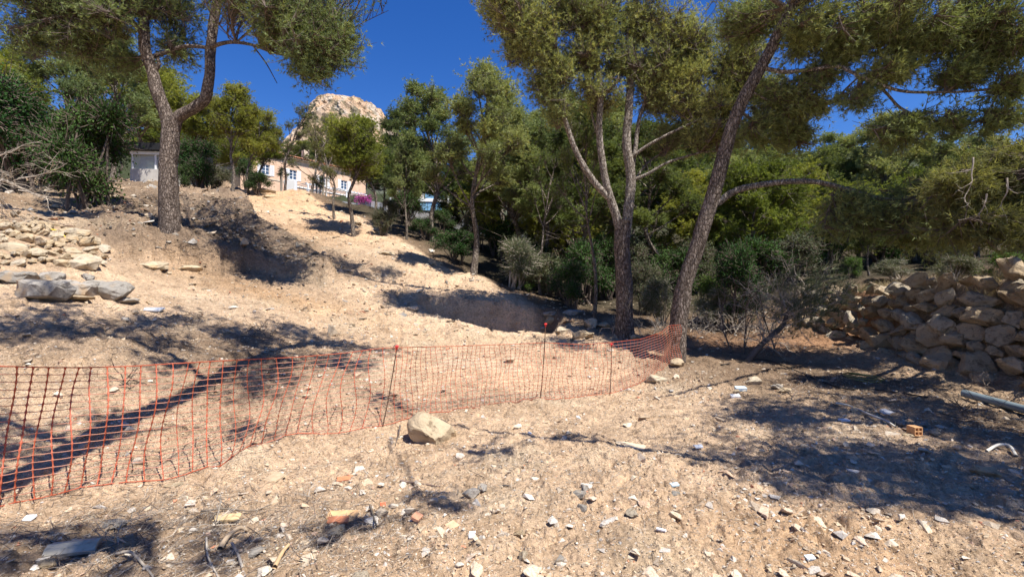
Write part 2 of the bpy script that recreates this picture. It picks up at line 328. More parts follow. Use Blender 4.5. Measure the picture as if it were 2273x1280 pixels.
# ---------------------------------------------------------------- ground sheet
def build_ground():
    th = np.concatenate([np.linspace(-math.radians(57), math.radians(57), 680), np.linspace(math.radians(59), math.radians(301), 84)])
    r = np.concatenate([np.linspace(.05, 2.4, 14)[:-1], 2.4 * 1.0080 ** np.arange(0, 400)]); r = np.concatenate([r, r[-1] * 1.035 ** np.arange(1, 66)])
    T, R = np.meshgrid(th, r); X = R * np.sin(T); Y = R * np.cos(T) - .4
    Z = H(X, Y)
    nr, nc = X.shape; i = np.arange(nr - 1)[:, None] * nc; j = np.arange(nc)[None, :]; j2 = (j + 1) % nc
    f = np.stack([i + j, i + nc + j, i + nc + j2, i + j2], -1).reshape(-1, 4)[:, ::-1]
    x, y = X.ravel(), Y.ravel(); v = np.stack([x, y, Z.ravel()], 1)
    litter_shade = litter_shade_mask(x, y)[:, None]
    dust = (.5 + .5 * fbm(x * .35, y * .35, 4, 91))[:, None]
    tan = np.array([.64, .475, .325]) * (1 - dust) + np.array([.62, .43, .27]) * dust
    pale = sstep(.55, .8, .5 + .5 * fbm(x * 1.1, y * 1.1, 4, 131))[:, None] * .6
    tan = tan * (1 - pale) + np.array([.63, .51, .36]) * pale
    orange = np.clip(.8 * np.exp(-((x + 6) ** 2 / 6 + (y - 11.3) ** 2 / .6)) + .7 * np.exp(-((x + 16) ** 2 / 30 + (y - 32) ** 2 / 60)) + .5 * np.exp(-((x + 9) ** 2 / 8 + (y - 22) ** 2 / 6)) + .6 * np.exp(-((x - 2.0) ** 2 / 1.2 + (y - 2.9) ** 2 / .3)), 0, 1)[:, None]
    tan = tan * (1 - orange * .7) + np.array([.54, .31, .14]) * orange * .7
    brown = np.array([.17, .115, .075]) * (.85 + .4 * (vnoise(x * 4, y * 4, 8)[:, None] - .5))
    red = sstep(9.5, 11, y)[:, None] * sstep(3, 4, x)[:, None] * sstep(15, 13, y)[:, None]
    tan = tan * (1 - red) + np.array([.42, .235, .13]) * red
    pm = sstep(.05, .4, platform(x, y))[:, None] * sstep(-1.0, -.8, x / np.maximum(y, 1))[:, None]; brown = brown * (1 - pm) + np.array([.15, .11, .08]) * pm  # grey-brown bank soil with its shade put into the colour
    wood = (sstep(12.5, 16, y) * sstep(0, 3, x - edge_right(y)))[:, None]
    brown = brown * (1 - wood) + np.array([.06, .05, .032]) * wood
    la = np.minimum(litter_shade * (.85 + .13 * wood), 1); c = tan * (1 - la) + brown * la
    far = sstep(42, 75, np.hypot(x, y))[:, None]
    c = c * (1 - far) + (np.array([.045, .055, .026]) + .06 * sstep(.62, .8, vnoise(x * .12, y * .12, 5) * .6 + vnoise(x * .4, y * .4, 6) * .4)[:, None]) * far
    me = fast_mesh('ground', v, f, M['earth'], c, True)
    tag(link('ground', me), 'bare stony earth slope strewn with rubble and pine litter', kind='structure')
build_ground()

# ---------------------------------------------------------------- mountain
def build_mountain():
    D = 270.; cx = (748 - 1136.5) / F * D; top = EYE + (640 - 179) / F * D
    th = np.linspace(0, 2 * math.pi, 260, endpoint=False); s = np.linspace(0, 1, 110)
    T, S = np.meshgrid(th, s)
    drop = 110 * S ** 1.6; k = (1 - np.cos(T)) / 2
    RL = np.interp(drop, [0, 1, 3, 8, 16, 40, 110], [0, 18, 24, 27, 30, 45, 120]); RR = np.interp(drop, [0, 3, 7.5, 16, 30, 60, 110], [0, 11, 18, 26, 34, 62, 140])
    R = RL * k + RR * (1 - k)
    n = fbm(np.cos(T) * 3 + 20, S * 12 + np.sin(T) * 3, 5, 41); n2 = fbm(np.cos(T) * 16 + 20, S * 40 + np.sin(T) * 16, 4, 42)
    f1, f2, c = voro(T * 7 + n, S * 30 + n, 47)
    R2 = R * (1 + .04 * n) + (n2 * 1.0 + (c - .5) * 1.7 * sstep(0, .3, f2 - f1)) * sstep(0.02, .2, S)
    X = cx + R2 * np.cos(T); Y = D + 30 + R2 * np.sin(T); Z = top - drop + (n2 * .8 + n * 1.5 + (c - .5) * .7) * sstep(0, .15, S)
    nr, nc = X.shape; i = np.arange(nr - 1)[:, None] * nc; j = np.arange(nc)[None, :]; j2 = (j + 1) % nc
    f = np.stack([i + j, i + nc + j, i + nc + j2, i + j2], -1).reshape(-1, 4)
    rock = np.array([.52, .36, .235]) + np.array([.10, .04, .0]) * fbm(T * 5, S * 12, 3, 49)[..., None]
    wh = sstep(.0, .4, fbm(T * 7, S * 18, 4, 52))[..., None]; rock = rock * (1 - .6 * wh) + np.array([.58, .52, .44]) * .6 * wh
    gr = np.clip(sstep(.12, .3, fbm(T * 9 + 4, S * 22, 4, 61)) * (.5 + S * .8) + sstep(.55, .75, S + .2 * n), 0, 1)[..., None]
    c = rock * (1 - gr) + np.array([.10, .10, .055]) * gr
    m, nn, b = mat_new('mountain_rock', .95, .1); vc = N(nn, 'ShaderNodeVertexColor', layer_name='Col'); g = N(nn, 'ShaderNodeNewGeometry')
    no = N(nn, 'ShaderNodeTexNoise', Scale=.35, Detail=9, Roughness=.7); nn.links.new(g.outputs['Position'], no.inputs['Vector'])
    nn.links.new(mixc(nn, 'MULTIPLY', 1., vc.outputs[0], ramp(nn, no.outputs[0], [(.3, (.6, .6, .6)), (.65, (1.2, 1.2, 1.2))]).outputs[0]), b.inputs['Base Color'])
    bump(nn, b, no.outputs[0], 3., .8)
    tag(link('mountain', fast_mesh('mountain', np.stack([X, Y, Z], -1).reshape(-1, 3), f, m, c.reshape(-1, 3))), 'pale craggy rock peak rising above the pines', kind='structure')
build_mountain()

# ---------------------------------------------------------------- vectorised tubes, needles, leaves
def unit(a): return a / np.maximum(np.linalg.norm(a, axis=-1, keepdims=True), 1e-9)
def tubes(pts, rad, sides=3):
    pts = np.asarray(pts, float); rad = np.asarray(rad, float); n, k, _ = pts.shape
    t = np.empty_like(pts); t[:, 1:-1] = pts[:, 2:] - pts[:, :-2]; t[:, 0] = pts[:, 1] - pts[:, 0]; t[:, -1] = pts[:, -1] - pts[:, -2]; t = unit(t)
    ref = np.zeros_like(t); mt = np.abs(unit(pts[:, -1] - pts[:, 0])); vert = mt[:, 2] > .8
    ref[~vert] = (0, 0, 1); ref[vert] = (.8, .6, 0)
    u = unit(np.cross(t, ref)); w = np.cross(t, u)
    a = np.arange(sides) * 2 * math.pi / sides
    v = pts[:, :, None] + rad[:, :, None, None] * (u[:, :, None] * np.cos(a)[None, None, :, None] + w[:, :, None] * np.sin(a)[None, None, :, None])
    b = (np.arange(n) * k * sides)[:, None, None] + (np.arange(k - 1) * sides)[None, :, None]; s = np.arange(sides)[None, None]; s2 = (s + 1) % sides
    f = np.stack([b + s, b + s2, b + sides + s2, b + sides + s], -1).reshape(-1, 4)
    return v.reshape(-1, 3), f
class Geo:
    def __init__(s): s.v = []; s.f = []; s.c = []; s.n = 0
    def add(s, v, f, c=None):
        s.v.append(v); s.f.append(f + s.n); s.n += len(v)
        s.c.append(np.zeros((len(v), 3)) + (.5 if c is None else c))
    def mesh(s, name, mat, smooth=False):
        return fast_mesh(name, np.concatenate(s.v), np.concatenate(s.f), mat, np.concatenate(s.c), smooth)
def bez(a, b, c, k):
    t = np.linspace(0, 1, k)[None, :, None]
    return a[:, None] * (1 - t) ** 2 + 2 * b[:, None] * t * (1 - t) + c[:, None] * t * t
def spline(pts, n):
    pts = np.asarray(pts, float); k = len(pts); t = np.linspace(0, k - 1, n); i = np.minimum(t.astype(int), k - 2); f = (t - i)[:, None]
    q = np.vstack([2 * pts[0] - pts[1], pts, 2 * pts[-1] - pts[-2]]); a, b, c, d = q[i], q[i + 1], q[i + 2], q[i + 3]
    return .5 * (2 * b + (c - a) * f + (2 * a - 5 * b + 4 * c - d) * f ** 2 + (3 * b - a - 3 * c + d) * f ** 3)
def limb_mesh(name, pts, r0, r1, mat, sides=12, n=None, lump=.06, flare=0, rng=RNG):
    n = n or max(8, len(pts) * 7); c = spline(pts, n); rr = np.linspace(0, 1, n); rad = r0 + (r1 - r0) * rr ** .85
    rad = rad * (1 + flare * np.exp(-rr * 14))
    v, f = tubes(c[None], rad[None], sides)
    c2 = np.repeat(c, sides, 0); d = v - c2; a = np.tile(np.arange(sides) / sides, n)
    nz = fbm(a * 9 + c2[:, 2] * .7, c2[:, 2] * 3.1 + c2[:, 0] * 2, 3, int(abs(c[0, 0] * 10)) % 50)
    v = c2 + d * (1 + lump * 2.5 * nz)[:, None]
    return fast_mesh(name, v, f, mat, None, True), c
def needles(g, pos, dr, L, w, n, rng, shade, spread=.9):
    m = len(pos); p = np.repeat(pos, n, 0); d = unit(np.repeat(dr, n, 0) * .75 + spread * unit(rng.normal(size=(m * n, 3))))
    l = L * rng.uniform(.6, 1.15, (m * n, 1)); s = unit(np.cross(d, rng.normal(size=(m * n, 3)))) * w * .5
    v = np.stack([p - s, p + s, p + d * l], 1).reshape(-1, 3)
    f = np.arange(m * n * 3).reshape(-1, 3)
    sh = np.clip(np.repeat(shade, n) + rng.normal(0, .08, m * n), 0, 1); c = np.repeat(sh, 3)[:, None]
    g.add(v, f, c)
def leaves(g, pos, L, w, rng, shade, up=.5):
    m = len(pos); d = unit(rng.normal(size=(m, 3))); nn = unit(rng.normal(size=(m, 3)) + (0, 0, up)); s = unit(np.cross(d, nn)) * w * .5; l = L * rng.uniform(.6, 1.2, (m, 1))
    d = unit(np.cross(nn, s))
    v = np.stack([pos, pos + d * l * .5 + s, pos + d * l, pos + d * l * .5 - s], 1).reshape(-1, 3)
    a = np.arange(m)[:, None] * 4; f = np.concatenate([a + [[0, 1, 2]], a + [[0, 2, 3]]])
    g.add(v, f, np.repeat(np.clip(shade + rng.normal(0, .1, m), 0, 1), 4)[:, None])
def clump(gw, gn, anchor, c, r, rng, ntw, L, w, npt=7, per=5, boughs=5, tw_len=.55, br=.018, droop=0., sparse_in=.25, flow=None):
    """one bough cluster of a crown: wood into gw, needles into gn"""
    anchor = np.asarray(anchor, float); c = np.asarray(c, float); r = np.asarray(r, float) * np.ones(3); rm = r.mean()
    e = c + unit(rng.normal(size=(boughs, 3))) * r * rng.uniform(.2, 1.0, (boughs, 1))
    a = np.repeat(anchor[None], boughs, 0); mid = (a + e) * .5 + rng.normal(size=(boughs, 3)) * rm * .22; mid[:, 2] -= rm * .1
    B = bez(a, mid, e, 9); rad = np.linspace(br, br * .3, 9)[None] * np.ones((boughs, 1))
    v, f = tubes(B, rad, 4); gw.add(v, f)
    bi = rng.integers(0, boughs, ntw); t = rng.uniform(.12, 1, ntw) ** .7; k = t * 8; k0 = np.minimum(k.astype(int), 7); fr = (k - k0)[:, None]
    S = B[bi, k0] * (1 - fr) + B[bi, k0 + 1] * fr
    tgt = c + rng.normal(size=(ntw, 3)) * r * .62
    dr = tgt - S; ln = np.linalg.norm(dr, axis=1, keepdims=True); dl = np.minimum(ln, tw_len * rm * rng.uniform(.7, 1.5, (ntw, 1))); dr = dr / np.maximum(ln, 1e-6)
    if flow is not None: dr = unit(dr + np.asarray(flow) * .4 + rng.normal(size=dr.shape) * .25); dl = dl * 1.1
    E = S + dr * dl; E[:, 2] += -droop * dl[:, 0] + .06 * dl[:, 0]
    mi = (S + E) * .5; mi[:, 2] -= .08 * dl[:, 0]
    Tw = bez(S, mi, E, 4); v, f = tubes(Tw[:, [0, 2, 3]], np.linspace(br * .42, br * .16, 3)[None] * np.ones((ntw, 1)), 3); gw.add(v, f)
    # side sprays along each twig
    u = np.concatenate([rng.uniform(sparse_in, 1, (ntw, per - 1)), np.ones((ntw, 1))], 1); kk = u * 3; k0 = np.minimum(kk.astype(int), 2); fr = (kk - k0)[..., None]; ii = np.arange(ntw)[:, None]
    p = Tw[ii, k0] * (1 - fr) + Tw[ii, k0 + 1] * fr; p = p.reshape(-1, 3)
    dd = unit(np.repeat(dr, per, 0) + .8 * rng.normal(size=(ntw * per, 3)) * .6 + (0, 0, .25))
    off = rng.uniform(0, .9, (len(p), 1)) * L * 1.1; p = p + dd * off
    tone = rng.uniform(.25, .7) + rng.normal(0, .12, ntw)
    needles(gn, p, dd, L, w, npt, rng, np.repeat(tone, per), .62)

def nearest(pt, curves):
    best = None
    for c in curves:
        d = np.linalg.norm(c - pt, axis=1); i = d.argmin()
        if best is None or d[i] < best[0]: best = (d[i], c[max(0, i - 2)])
    return best[1]
def big_pine(root, limbs, clumps, seed, L=.115, w=.0135, mat='needle', npt=6, dens=1.6, bark='bark', thinlimb='bark', flowfn=None):
    """limbs: (name, [(px,py,d)..], r0, r1); clumps: (px,py,d, rx,ry_px, depth_r, n, droop)"""
    rng = np.random.default_rng(seed); base = np.array(root.location); curves = []
    for i, (nm, pts, r0, r1) in enumerate(limbs):
        w3 = np.array([P(*p) for p in pts]) - base
        if nm == 'trunk': w3[0, 2] -= .25
        me, c = limb_mesh(nm, w3, r0, r1, M[bark if nm == 'trunk' else thinlimb], 16 if r0 > .1 else 9, flare=.25 if nm == 'trunk' else 0); link(nm, me, root); curves.append(c)
    gw, gn = Geo(), Geo()
    for (px, py, d, rx, ry, rd, n, dp) in clumps:
        c = P(px, py, d) - base; r = np.array((rx / F * d, rd, ry / F * d)) * 1.3
        nb = max(6, int(n / 30))
        clump(gw, gn, nearest(c, curves[1:] or curves), c, r, rng, int(n * dens * (.7 if py < -130 else .45 if py < -50 else 1)), L, w, npt, 5, nb, .5, .019, dp * .3, flow=unit(c - nearest(c, curves[1:] or curves) * .55 - curves[0][-1] * .45))
    link('twigs', gw.mesh('twigs', M['darkwood']), root); o = link('crown', gn.mesh('crown', M[mat]), root)
    return curves

def auto_pine(name, seed, h, trunk_h, crown_r, clumps_n, tw, L, w, mat, bark, style='round', lean=(0, 0), r0=.14, npt=6):
    """a whole pine around the origin: trunk + limbs, twigs, crown"""
    rng = np.random.default_rng(seed); root = empty(name)
    pts = [(0, 0, -.3)]
    for i in range(1, 6):
        t = i / 5; pts.append((lean[0] * t * t + rng.normal(0, .12), lean[1] * t * t + rng.normal(0, .12), h * .82 * t))
    me, tc = limb_mesh('trunk', pts, r0, r0 * .25, M[bark], 9, 30, flare=.2); link('trunk', me, root)
    gw, gn = Geo(), Geo(); cs = []
    for i in range(clumps_n):
        t = (i + .5) / clumps_n
        if style == 'round': zz = trunk_h + (h - trunk_h) * (.18 + .74 * t); rr = crown_r * math.sqrt(max(.05, 1 - (2 * (.1 + .85 * t) - 1) ** 2)) * rng.uniform(.35, .85)
        elif style == 'tall': zz = trunk_h + (h - trunk_h) * (.05 + .9 * t); rr = crown_r * (1.05 - .75 * t) * rng.uniform(.45, 1)
        else: zz = h - (h - trunk_h) * (.15 + .5 * rng.random()); rr = crown_r * math.sqrt(rng.random()) * .85
        a = i * 2.4 + rng.uniform(-.5, .5)
        sr = crown_r * (.42 if style == 'round' else .34) * rng.uniform(.75, 1.2)
        cx = tc[min(29, int(zz / (h * .82) * 29))]
        cs.append((np.array([cx[0] + rr * math.cos(a), cx[1] + rr * math.sin(a), zz]), np.array([sr, sr, sr * .72])))
    for c, r in cs:
        za = max(trunk_h * .75, c[2] - .25 * h * rng.uniform(.4, 1)); A = tc[min(29, max(0, int(za / (h * .82) * 29)))]
        mid = (A + c) * .5 + np.array([0, 0, -.05 * h]) * rng.uniform(-.3, 1)
        v, f = tubes(bez(A[None], mid[None], c[None], 9), np.linspace(r0 * .33, .018, 9)[None], 5); gw.add(v, f)
        clump(gw, gn, (A + 2 * c) / 3, c, r, rng, tw, L, w, npt, 5, 5, .6, .018)
    # a few bare dead twigs under the crown
    nd = 10; A = tc[rng.integers(8, 18, nd)]; e = A + unit(rng.normal(size=(nd, 3)) * (1, 1, .3)) * crown_r * .5; v, f = tubes(bez(A, (A + e) / 2 + rng.normal(size=(nd, 3)) * .1, e, 5), np.linspace(.02, .005, 5)[None] * np.ones((nd, 1)), 3); gw.add(v, f)
    link('branches', gw.mesh('branches', M[bark]), root); link('crown', gn.mesh('crown', M[mat]), root)
    return root
def shrub(name, seed, r, n, L, w, mat, bark='darkwood', stems=9, up=.5, nclump=9, kind='leaf', inner=.3):
    rng = np.random.default_rng(seed); root = empty(name); gw, gn = Geo(), Geo(); r = np.array(r, float)
    cc = unit(rng.normal(size=(nclump, 3)) + (0, 0, .3)) * r * .55 + (0, 0, r[2] * .95); cc[:, 2] = np.maximum(cc[:, 2], r[2] * .3)
    S = rng.normal(0, .12, (nclump, 3)) * r; S[:, 2] = -.15; v, f = tubes(bez(S, (S + cc) * .5 + rng.normal(size=S.shape) * .12 * r, cc, 7), np.linspace(.035, .012, 7)[None] * np.ones((nclump, 1)) * r.mean(), 5); gw.add(v, f)
    ntw = n // 9; ci = rng.integers(0, nclump, ntw); E = cc[ci] + unit(rng.normal(size=(ntw, 3))) * r * .46 * rng.uniform(inner, 1.05, (ntw, 1)); E[:, 2] = np.maximum(E[:, 2], .04)
    St = cc[ci] + (E - cc[ci]) * .1; Tw = bez(St, (St + E) * .5 + rng.normal(size=E.shape) * .06, E, 4); v, f = tubes(Tw, np.linspace(.009, .004, 4)[None] * np.ones((ntw, 1)) * (.6 + r.mean() * .5), 3); gw.add(v, f)
    u = rng.uniform(.35, 1, (ntw, 9)) * 3; k0 = np.minimum(u.astype(int), 2); fr = (u - k0)[..., None]; ii = np.arange(ntw)[:, None]
    p = (Tw[ii, k0] * (1 - fr) + Tw[ii, k0 + 1] * fr).reshape(-1, 3) + rng.normal(size=(ntw * 9, 3)) * L * .7
    tone = np.repeat(np.clip(rng.uniform(.2, .8, nclump)[ci] + rng.normal(0, .1, ntw), 0, 1), 9)
    if kind == 'leaf': leaves(gn, p, L, w, rng, tone, up)
    else: needles(gn, p, unit(rng.normal(size=p.shape) + (0, 0, .8)), L, w, 3, rng, tone)
    link('stems', gw.mesh('stems', M[bark]), root); link('foliage', gn.mesh('foliage', M[mat]), root)
    return root
def dead_branch(g, start, direc, length, rad, rng, levels=3, kids=5, curl=.25, flat=.6):
    n = 8; p = [np.array(start, float)]; d = unit(np.array(direc, float))
    for i in range(n - 1):
        d = unit(d + rng.normal(size=3) * curl * (1, 1, flat)); p.append(p[-1] + d * length / (n - 1))
    p = np.array(p); v, f = tubes(p[None], np.linspace(rad, rad * .25, n)[None], 5 if rad > .01 else 3); g.add(v, f)
    if levels > 0:
        for _ in range(kids):
            i = rng.integers(2, n); dd = unit(unit(p[min(i, n - 1)] - p[i - 1]) + rng.normal(size=3) * .7 * (1, 1, flat))
            dead_branch(g, p[i - 1], dd, length * rng.uniform(.35, .6), rad * .5, rng, levels - 1, kids, curl, flat)

# ---------------------------------------------------------------- stones
def hull_stone(name, seed, npts=13, flat=.7, mat='stone'):
    rng = random.Random(seed); bm = bmesh.new()
    for _ in range(npts):
        d = Vector((rng.gauss(0, 1), rng.gauss(0, 1), rng.gauss(0, 1))).normalized() * rng.uniform(.82, 1) * .5
        bm.verts.new((d.x * 1.15, d.y * rng.uniform(.8, 1), d.z * flat))
    r = bmesh.ops.convex_hull(bm, input=bm.verts); bmesh.ops.delete(bm, geom=[e for e in r['geom_interior'] if isinstance(e, bmesh.types.BMVert)], context='VERTS')
    bmesh.ops.recalc_face_normals(bm, faces=bm.faces); bmesh.ops.triangulate(bm, faces=bm.faces)
    me = bpy.data.meshes.new(name); bm.to_mesh(me); bm.free(); me.materials.append(M[mat]); return me
def boulder(name, seed, sub=3, flat=.72, mat='wallrock', planes=9, rough=.05, elong=1.2):
    rng = random.Random(seed); bm = bmesh.new(); bmesh.ops.create_icosphere(bm, subdivisions=sub, radius=.5)
    pl = [(Vector((rng.gauss(0, 1), rng.gauss(0, 1), rng.gauss(0, 1))).normalized(), rng.uniform(.27, .42)) for _ in range(planes)]
    off = Vector((seed * 3.1, seed * 1.7, 0))
    for v in bm.verts:
        for n, d in pl:
            k = v.co.dot(n) - d
            if k > 0: v.co -= n * k
        v.co += v.co.normalized() * rough * (mnoise.noise(v.co * 4 + off) + .7 * mnoise.noise(v.co * 9 + off) + .4 * mnoise.noise(v.co * 19 + off))
        v.co.x *= elong; v.co.z *= flat
    me = bpy.data.meshes.new(name); bm.to_mesh(me); bm.free()
    me.polygons.foreach_set('use_smooth', [True] * len(me.polygons)); me.set_sharp_from_angle(angle=math.radians(24)); me.materials.append(M[mat]); return me

def angular(name, seed, flat=.8, mat='wallrock', elong=1.2, npts=13, amp=.036):
    rng = random.Random(seed); bm = bmesh.new()
    for _ in range(npts):
        d = Vector((rng.gauss(0, 1), rng.gauss(0, 1), rng.gauss(0, 1))).normalized() * rng.uniform(.86, 1) * .5; bm.verts.new(d)
    r = bmesh.ops.convex_hull(bm, input=bm.verts); bmesh.ops.delete(bm, geom=[e for e in r['geom_interior'] if isinstance(e, bmesh.types.BMVert)], context='VERTS')
    bmesh.ops.dissolve_limit(bm, angle_limit=.30, verts=bm.verts, edges=bm.edges)
    bmesh.ops.bevel(bm, geom=bm.edges[:], offset=.035, segments=1, affect='EDGES', clamp_overlap=True)
    bmesh.ops.triangulate(bm, faces=bm.faces); bmesh.ops.subdivide_edges(bm, edges=[e for e in bm.edges if e.calc_length() > .16], cuts=2, use_grid_fill=True); bmesh.ops.triangulate(bm, faces=bm.faces)
    off = Vector((seed * 3.1, seed * 1.7, 0))
    for v in bm.verts:
        v.co += v.co.normalized() * amp * (mnoise.noise(v.co * 5 + off) * 1.6 + mnoise.noise(v.co * 12 + off)); v.co.x *= elong; v.co.z *= flat
    bmesh.ops.recalc_face_normals(bm, faces=bm.faces)
    me = bpy.data.meshes.new(name); bm.to_mesh(me); bm.free()
    me.polygons.foreach_set('use_smooth', [True] * len(me.polygons)); me.set_sharp_from_angle(angle=math.radians(20)); me.materials.append(M[mat]); return me

ORD = ['nearest', 'second', 'third', 'fourth', 'fifth', 'sixth', 'seventh', 'eighth', 'ninth', 'tenth', 'eleventh', 'twelfth', 'thirteenth', 'fourteenth', 'fifteenth', 'sixteenth']
def relabel(objs, noun, marks):
    """labels that find each repeat from the landmark next to it in the view"""
    sl_ = {}
    for o in objs:
        x, y, z = o.location; px = 1136.5 + F * x / y; py = 640 - F * (z - EYE) / y
        d, m, dx, dy = min((math.hypot(px - a, py - b), nm, px - a, py - b) for a, b, nm in marks)
        w = ('right of' if dx > 0 else 'left of') if abs(dx) > abs(dy) else ('below' if dy > 0 else 'above')
        sl_.setdefault((m, w), []).append((d, o))
    for (m, w), L in sl_.items():
        L.sort(key=lambda t: t[0])
        for i, (_, o) in enumerate(L): o['label'] = f'{ORD[min(i, 15)]} {noun} {w} {m}'
# ================================================================ NEAR PINES
def at(px, py, d, dz=0.0):
    p = P(px, py, d); return (p[0], p[1], Hs(p[0], p[1]) + dz)
# left forked pine on the terrace
pA = thing('pine_tree', 'forked grey-barked pine standing alone on the terrace above the shaded bank', 'pine tree', at(378, 522, 12))
big_pine(pA, [
 ('trunk', [(378, 522, 12), (376, 460, 12), (374, 380, 12), (378, 310, 12), (379, 272, 12)], .235, .19),
 ('limb', [(378, 300, 12), (368, 250, 12), (347, 200, 11.9), (338, 160, 11.9), (322, 110, 11.8), (320, 60, 11.8), (312, 0, 11.7), (300, -70, 11.6)], .165, .10),
 ('limb', [(382, 295, 12), (395, 262, 12), (430, 240, 12), (456, 215, 12), (466, 160, 12), (468, 100, 12.1), (482, 0, 12.2), (492, -80, 12.2), (540, -230, 11.9), (680, -330, 11.6)], .15, .09),  # outer end above the frame added to carry shading clumps
 ('limb', [(467, 104, 12), (510, 94, 11.8), (560, 100, 11.5), (610, 118, 11.2), (680, 130, 11.0)], .055, .02),
 ('limb', [(326, 128, 11.9), (365, 118, 12), (410, 103, 12.1), (464, 106, 12)], .05, .045),
 ('limb', [(322, 80, 11.8), (280, 38, 11.5), (230, 15, 11.3), (170, -5, 11)], .075, .035),
 ('limb', [(560, 100, 11.5), (590, 140, 11.2), (615, 185, 11)], .022, .008),
 ('limb', [(335, 170, 11.9), (352, 145, 11.9), (350, 130, 11.9)], .05, .045),
], [
 (700, 40, 11.2, 75, 85, 1.0, 420, .1), (620, 25, 11, 70, 60, .9, 300, .1), (740, 100, 11, 55, 75, .8, 330, .2), (660, 110, 10.8, 50, 50, .7, 200, .3),
 (600, 80, 11, 40, 45, .6, 90, .4), (780, 60, 11.2, 25, 60, .7, 120, .3), (690, 165, 10.8, 60, 22, .5, 110, .3),
 (560, -40, 11.5, 110, 60, 1.2, 300, .1), (700, -60, 11.5, 130, 60, 1.4, 300, .1), (800, -70, 11.5, 55, 60, 1.2, 150, .1),
 (120, 20, 11, 90, 50, 1.0, 330, .1), (220, 50, 11.2, 80, 45, .9, 260, .1), (60, 90, 11, 60, 45, .8, 170, .2), (180, 110, 11.4, 80, 45, .8, 240, .2), (290, 10, 11.6, 60, 60, .9, 180, .1),
 (400, 20, 12.5, 60, 60, .9, 260, .1), (390, 120, 12.6, 45, 45, .7, 150, .1), (330, -60, 12, 130, 60, 1.5, 300, .1), (440, -60, 12, 100, 60, 1.5, 250, .1), (120, -70, 11, 160, 60, 1.5, 350, .1),
 (270, 150, 12.4, 60, 35, .6, 100, .2), (620, -320, 11.9, 75, 50, 1.1, 130, .1), (700, -340, 11.4, 75, 50, 1.0, 130, .1), (790, -350, 11.3, 75, 50, 1.0, 120, .1), (740, -290, 12.3, 70, 50, .9, 110, .1), (740, -160, 14.5, 70, 40, 1.0, 150, .1), (830, -190, 14.5, 70, 40, 1.0, 150, .1), (670, -150, 15.5, 70, 40, 1.0, 140, .1), (560, -160, 15.5, 80, 40, 1.2, 160, .1), (440, -150, 16, 80, 40, 1.2, 160, .1), (620, -200, 17, 80, 40, 1.2, 150, .1), (760, -240, 16.5, 80, 40, 1.2, 150, .1), (340, -160, 14, 80, 40, 1.0, 150, .1), (660, -270, 12.8, 70, 50, .9, 110, .1),  # clumps far above the frame are added to shade the terrace bank
], 1, mat='needle')
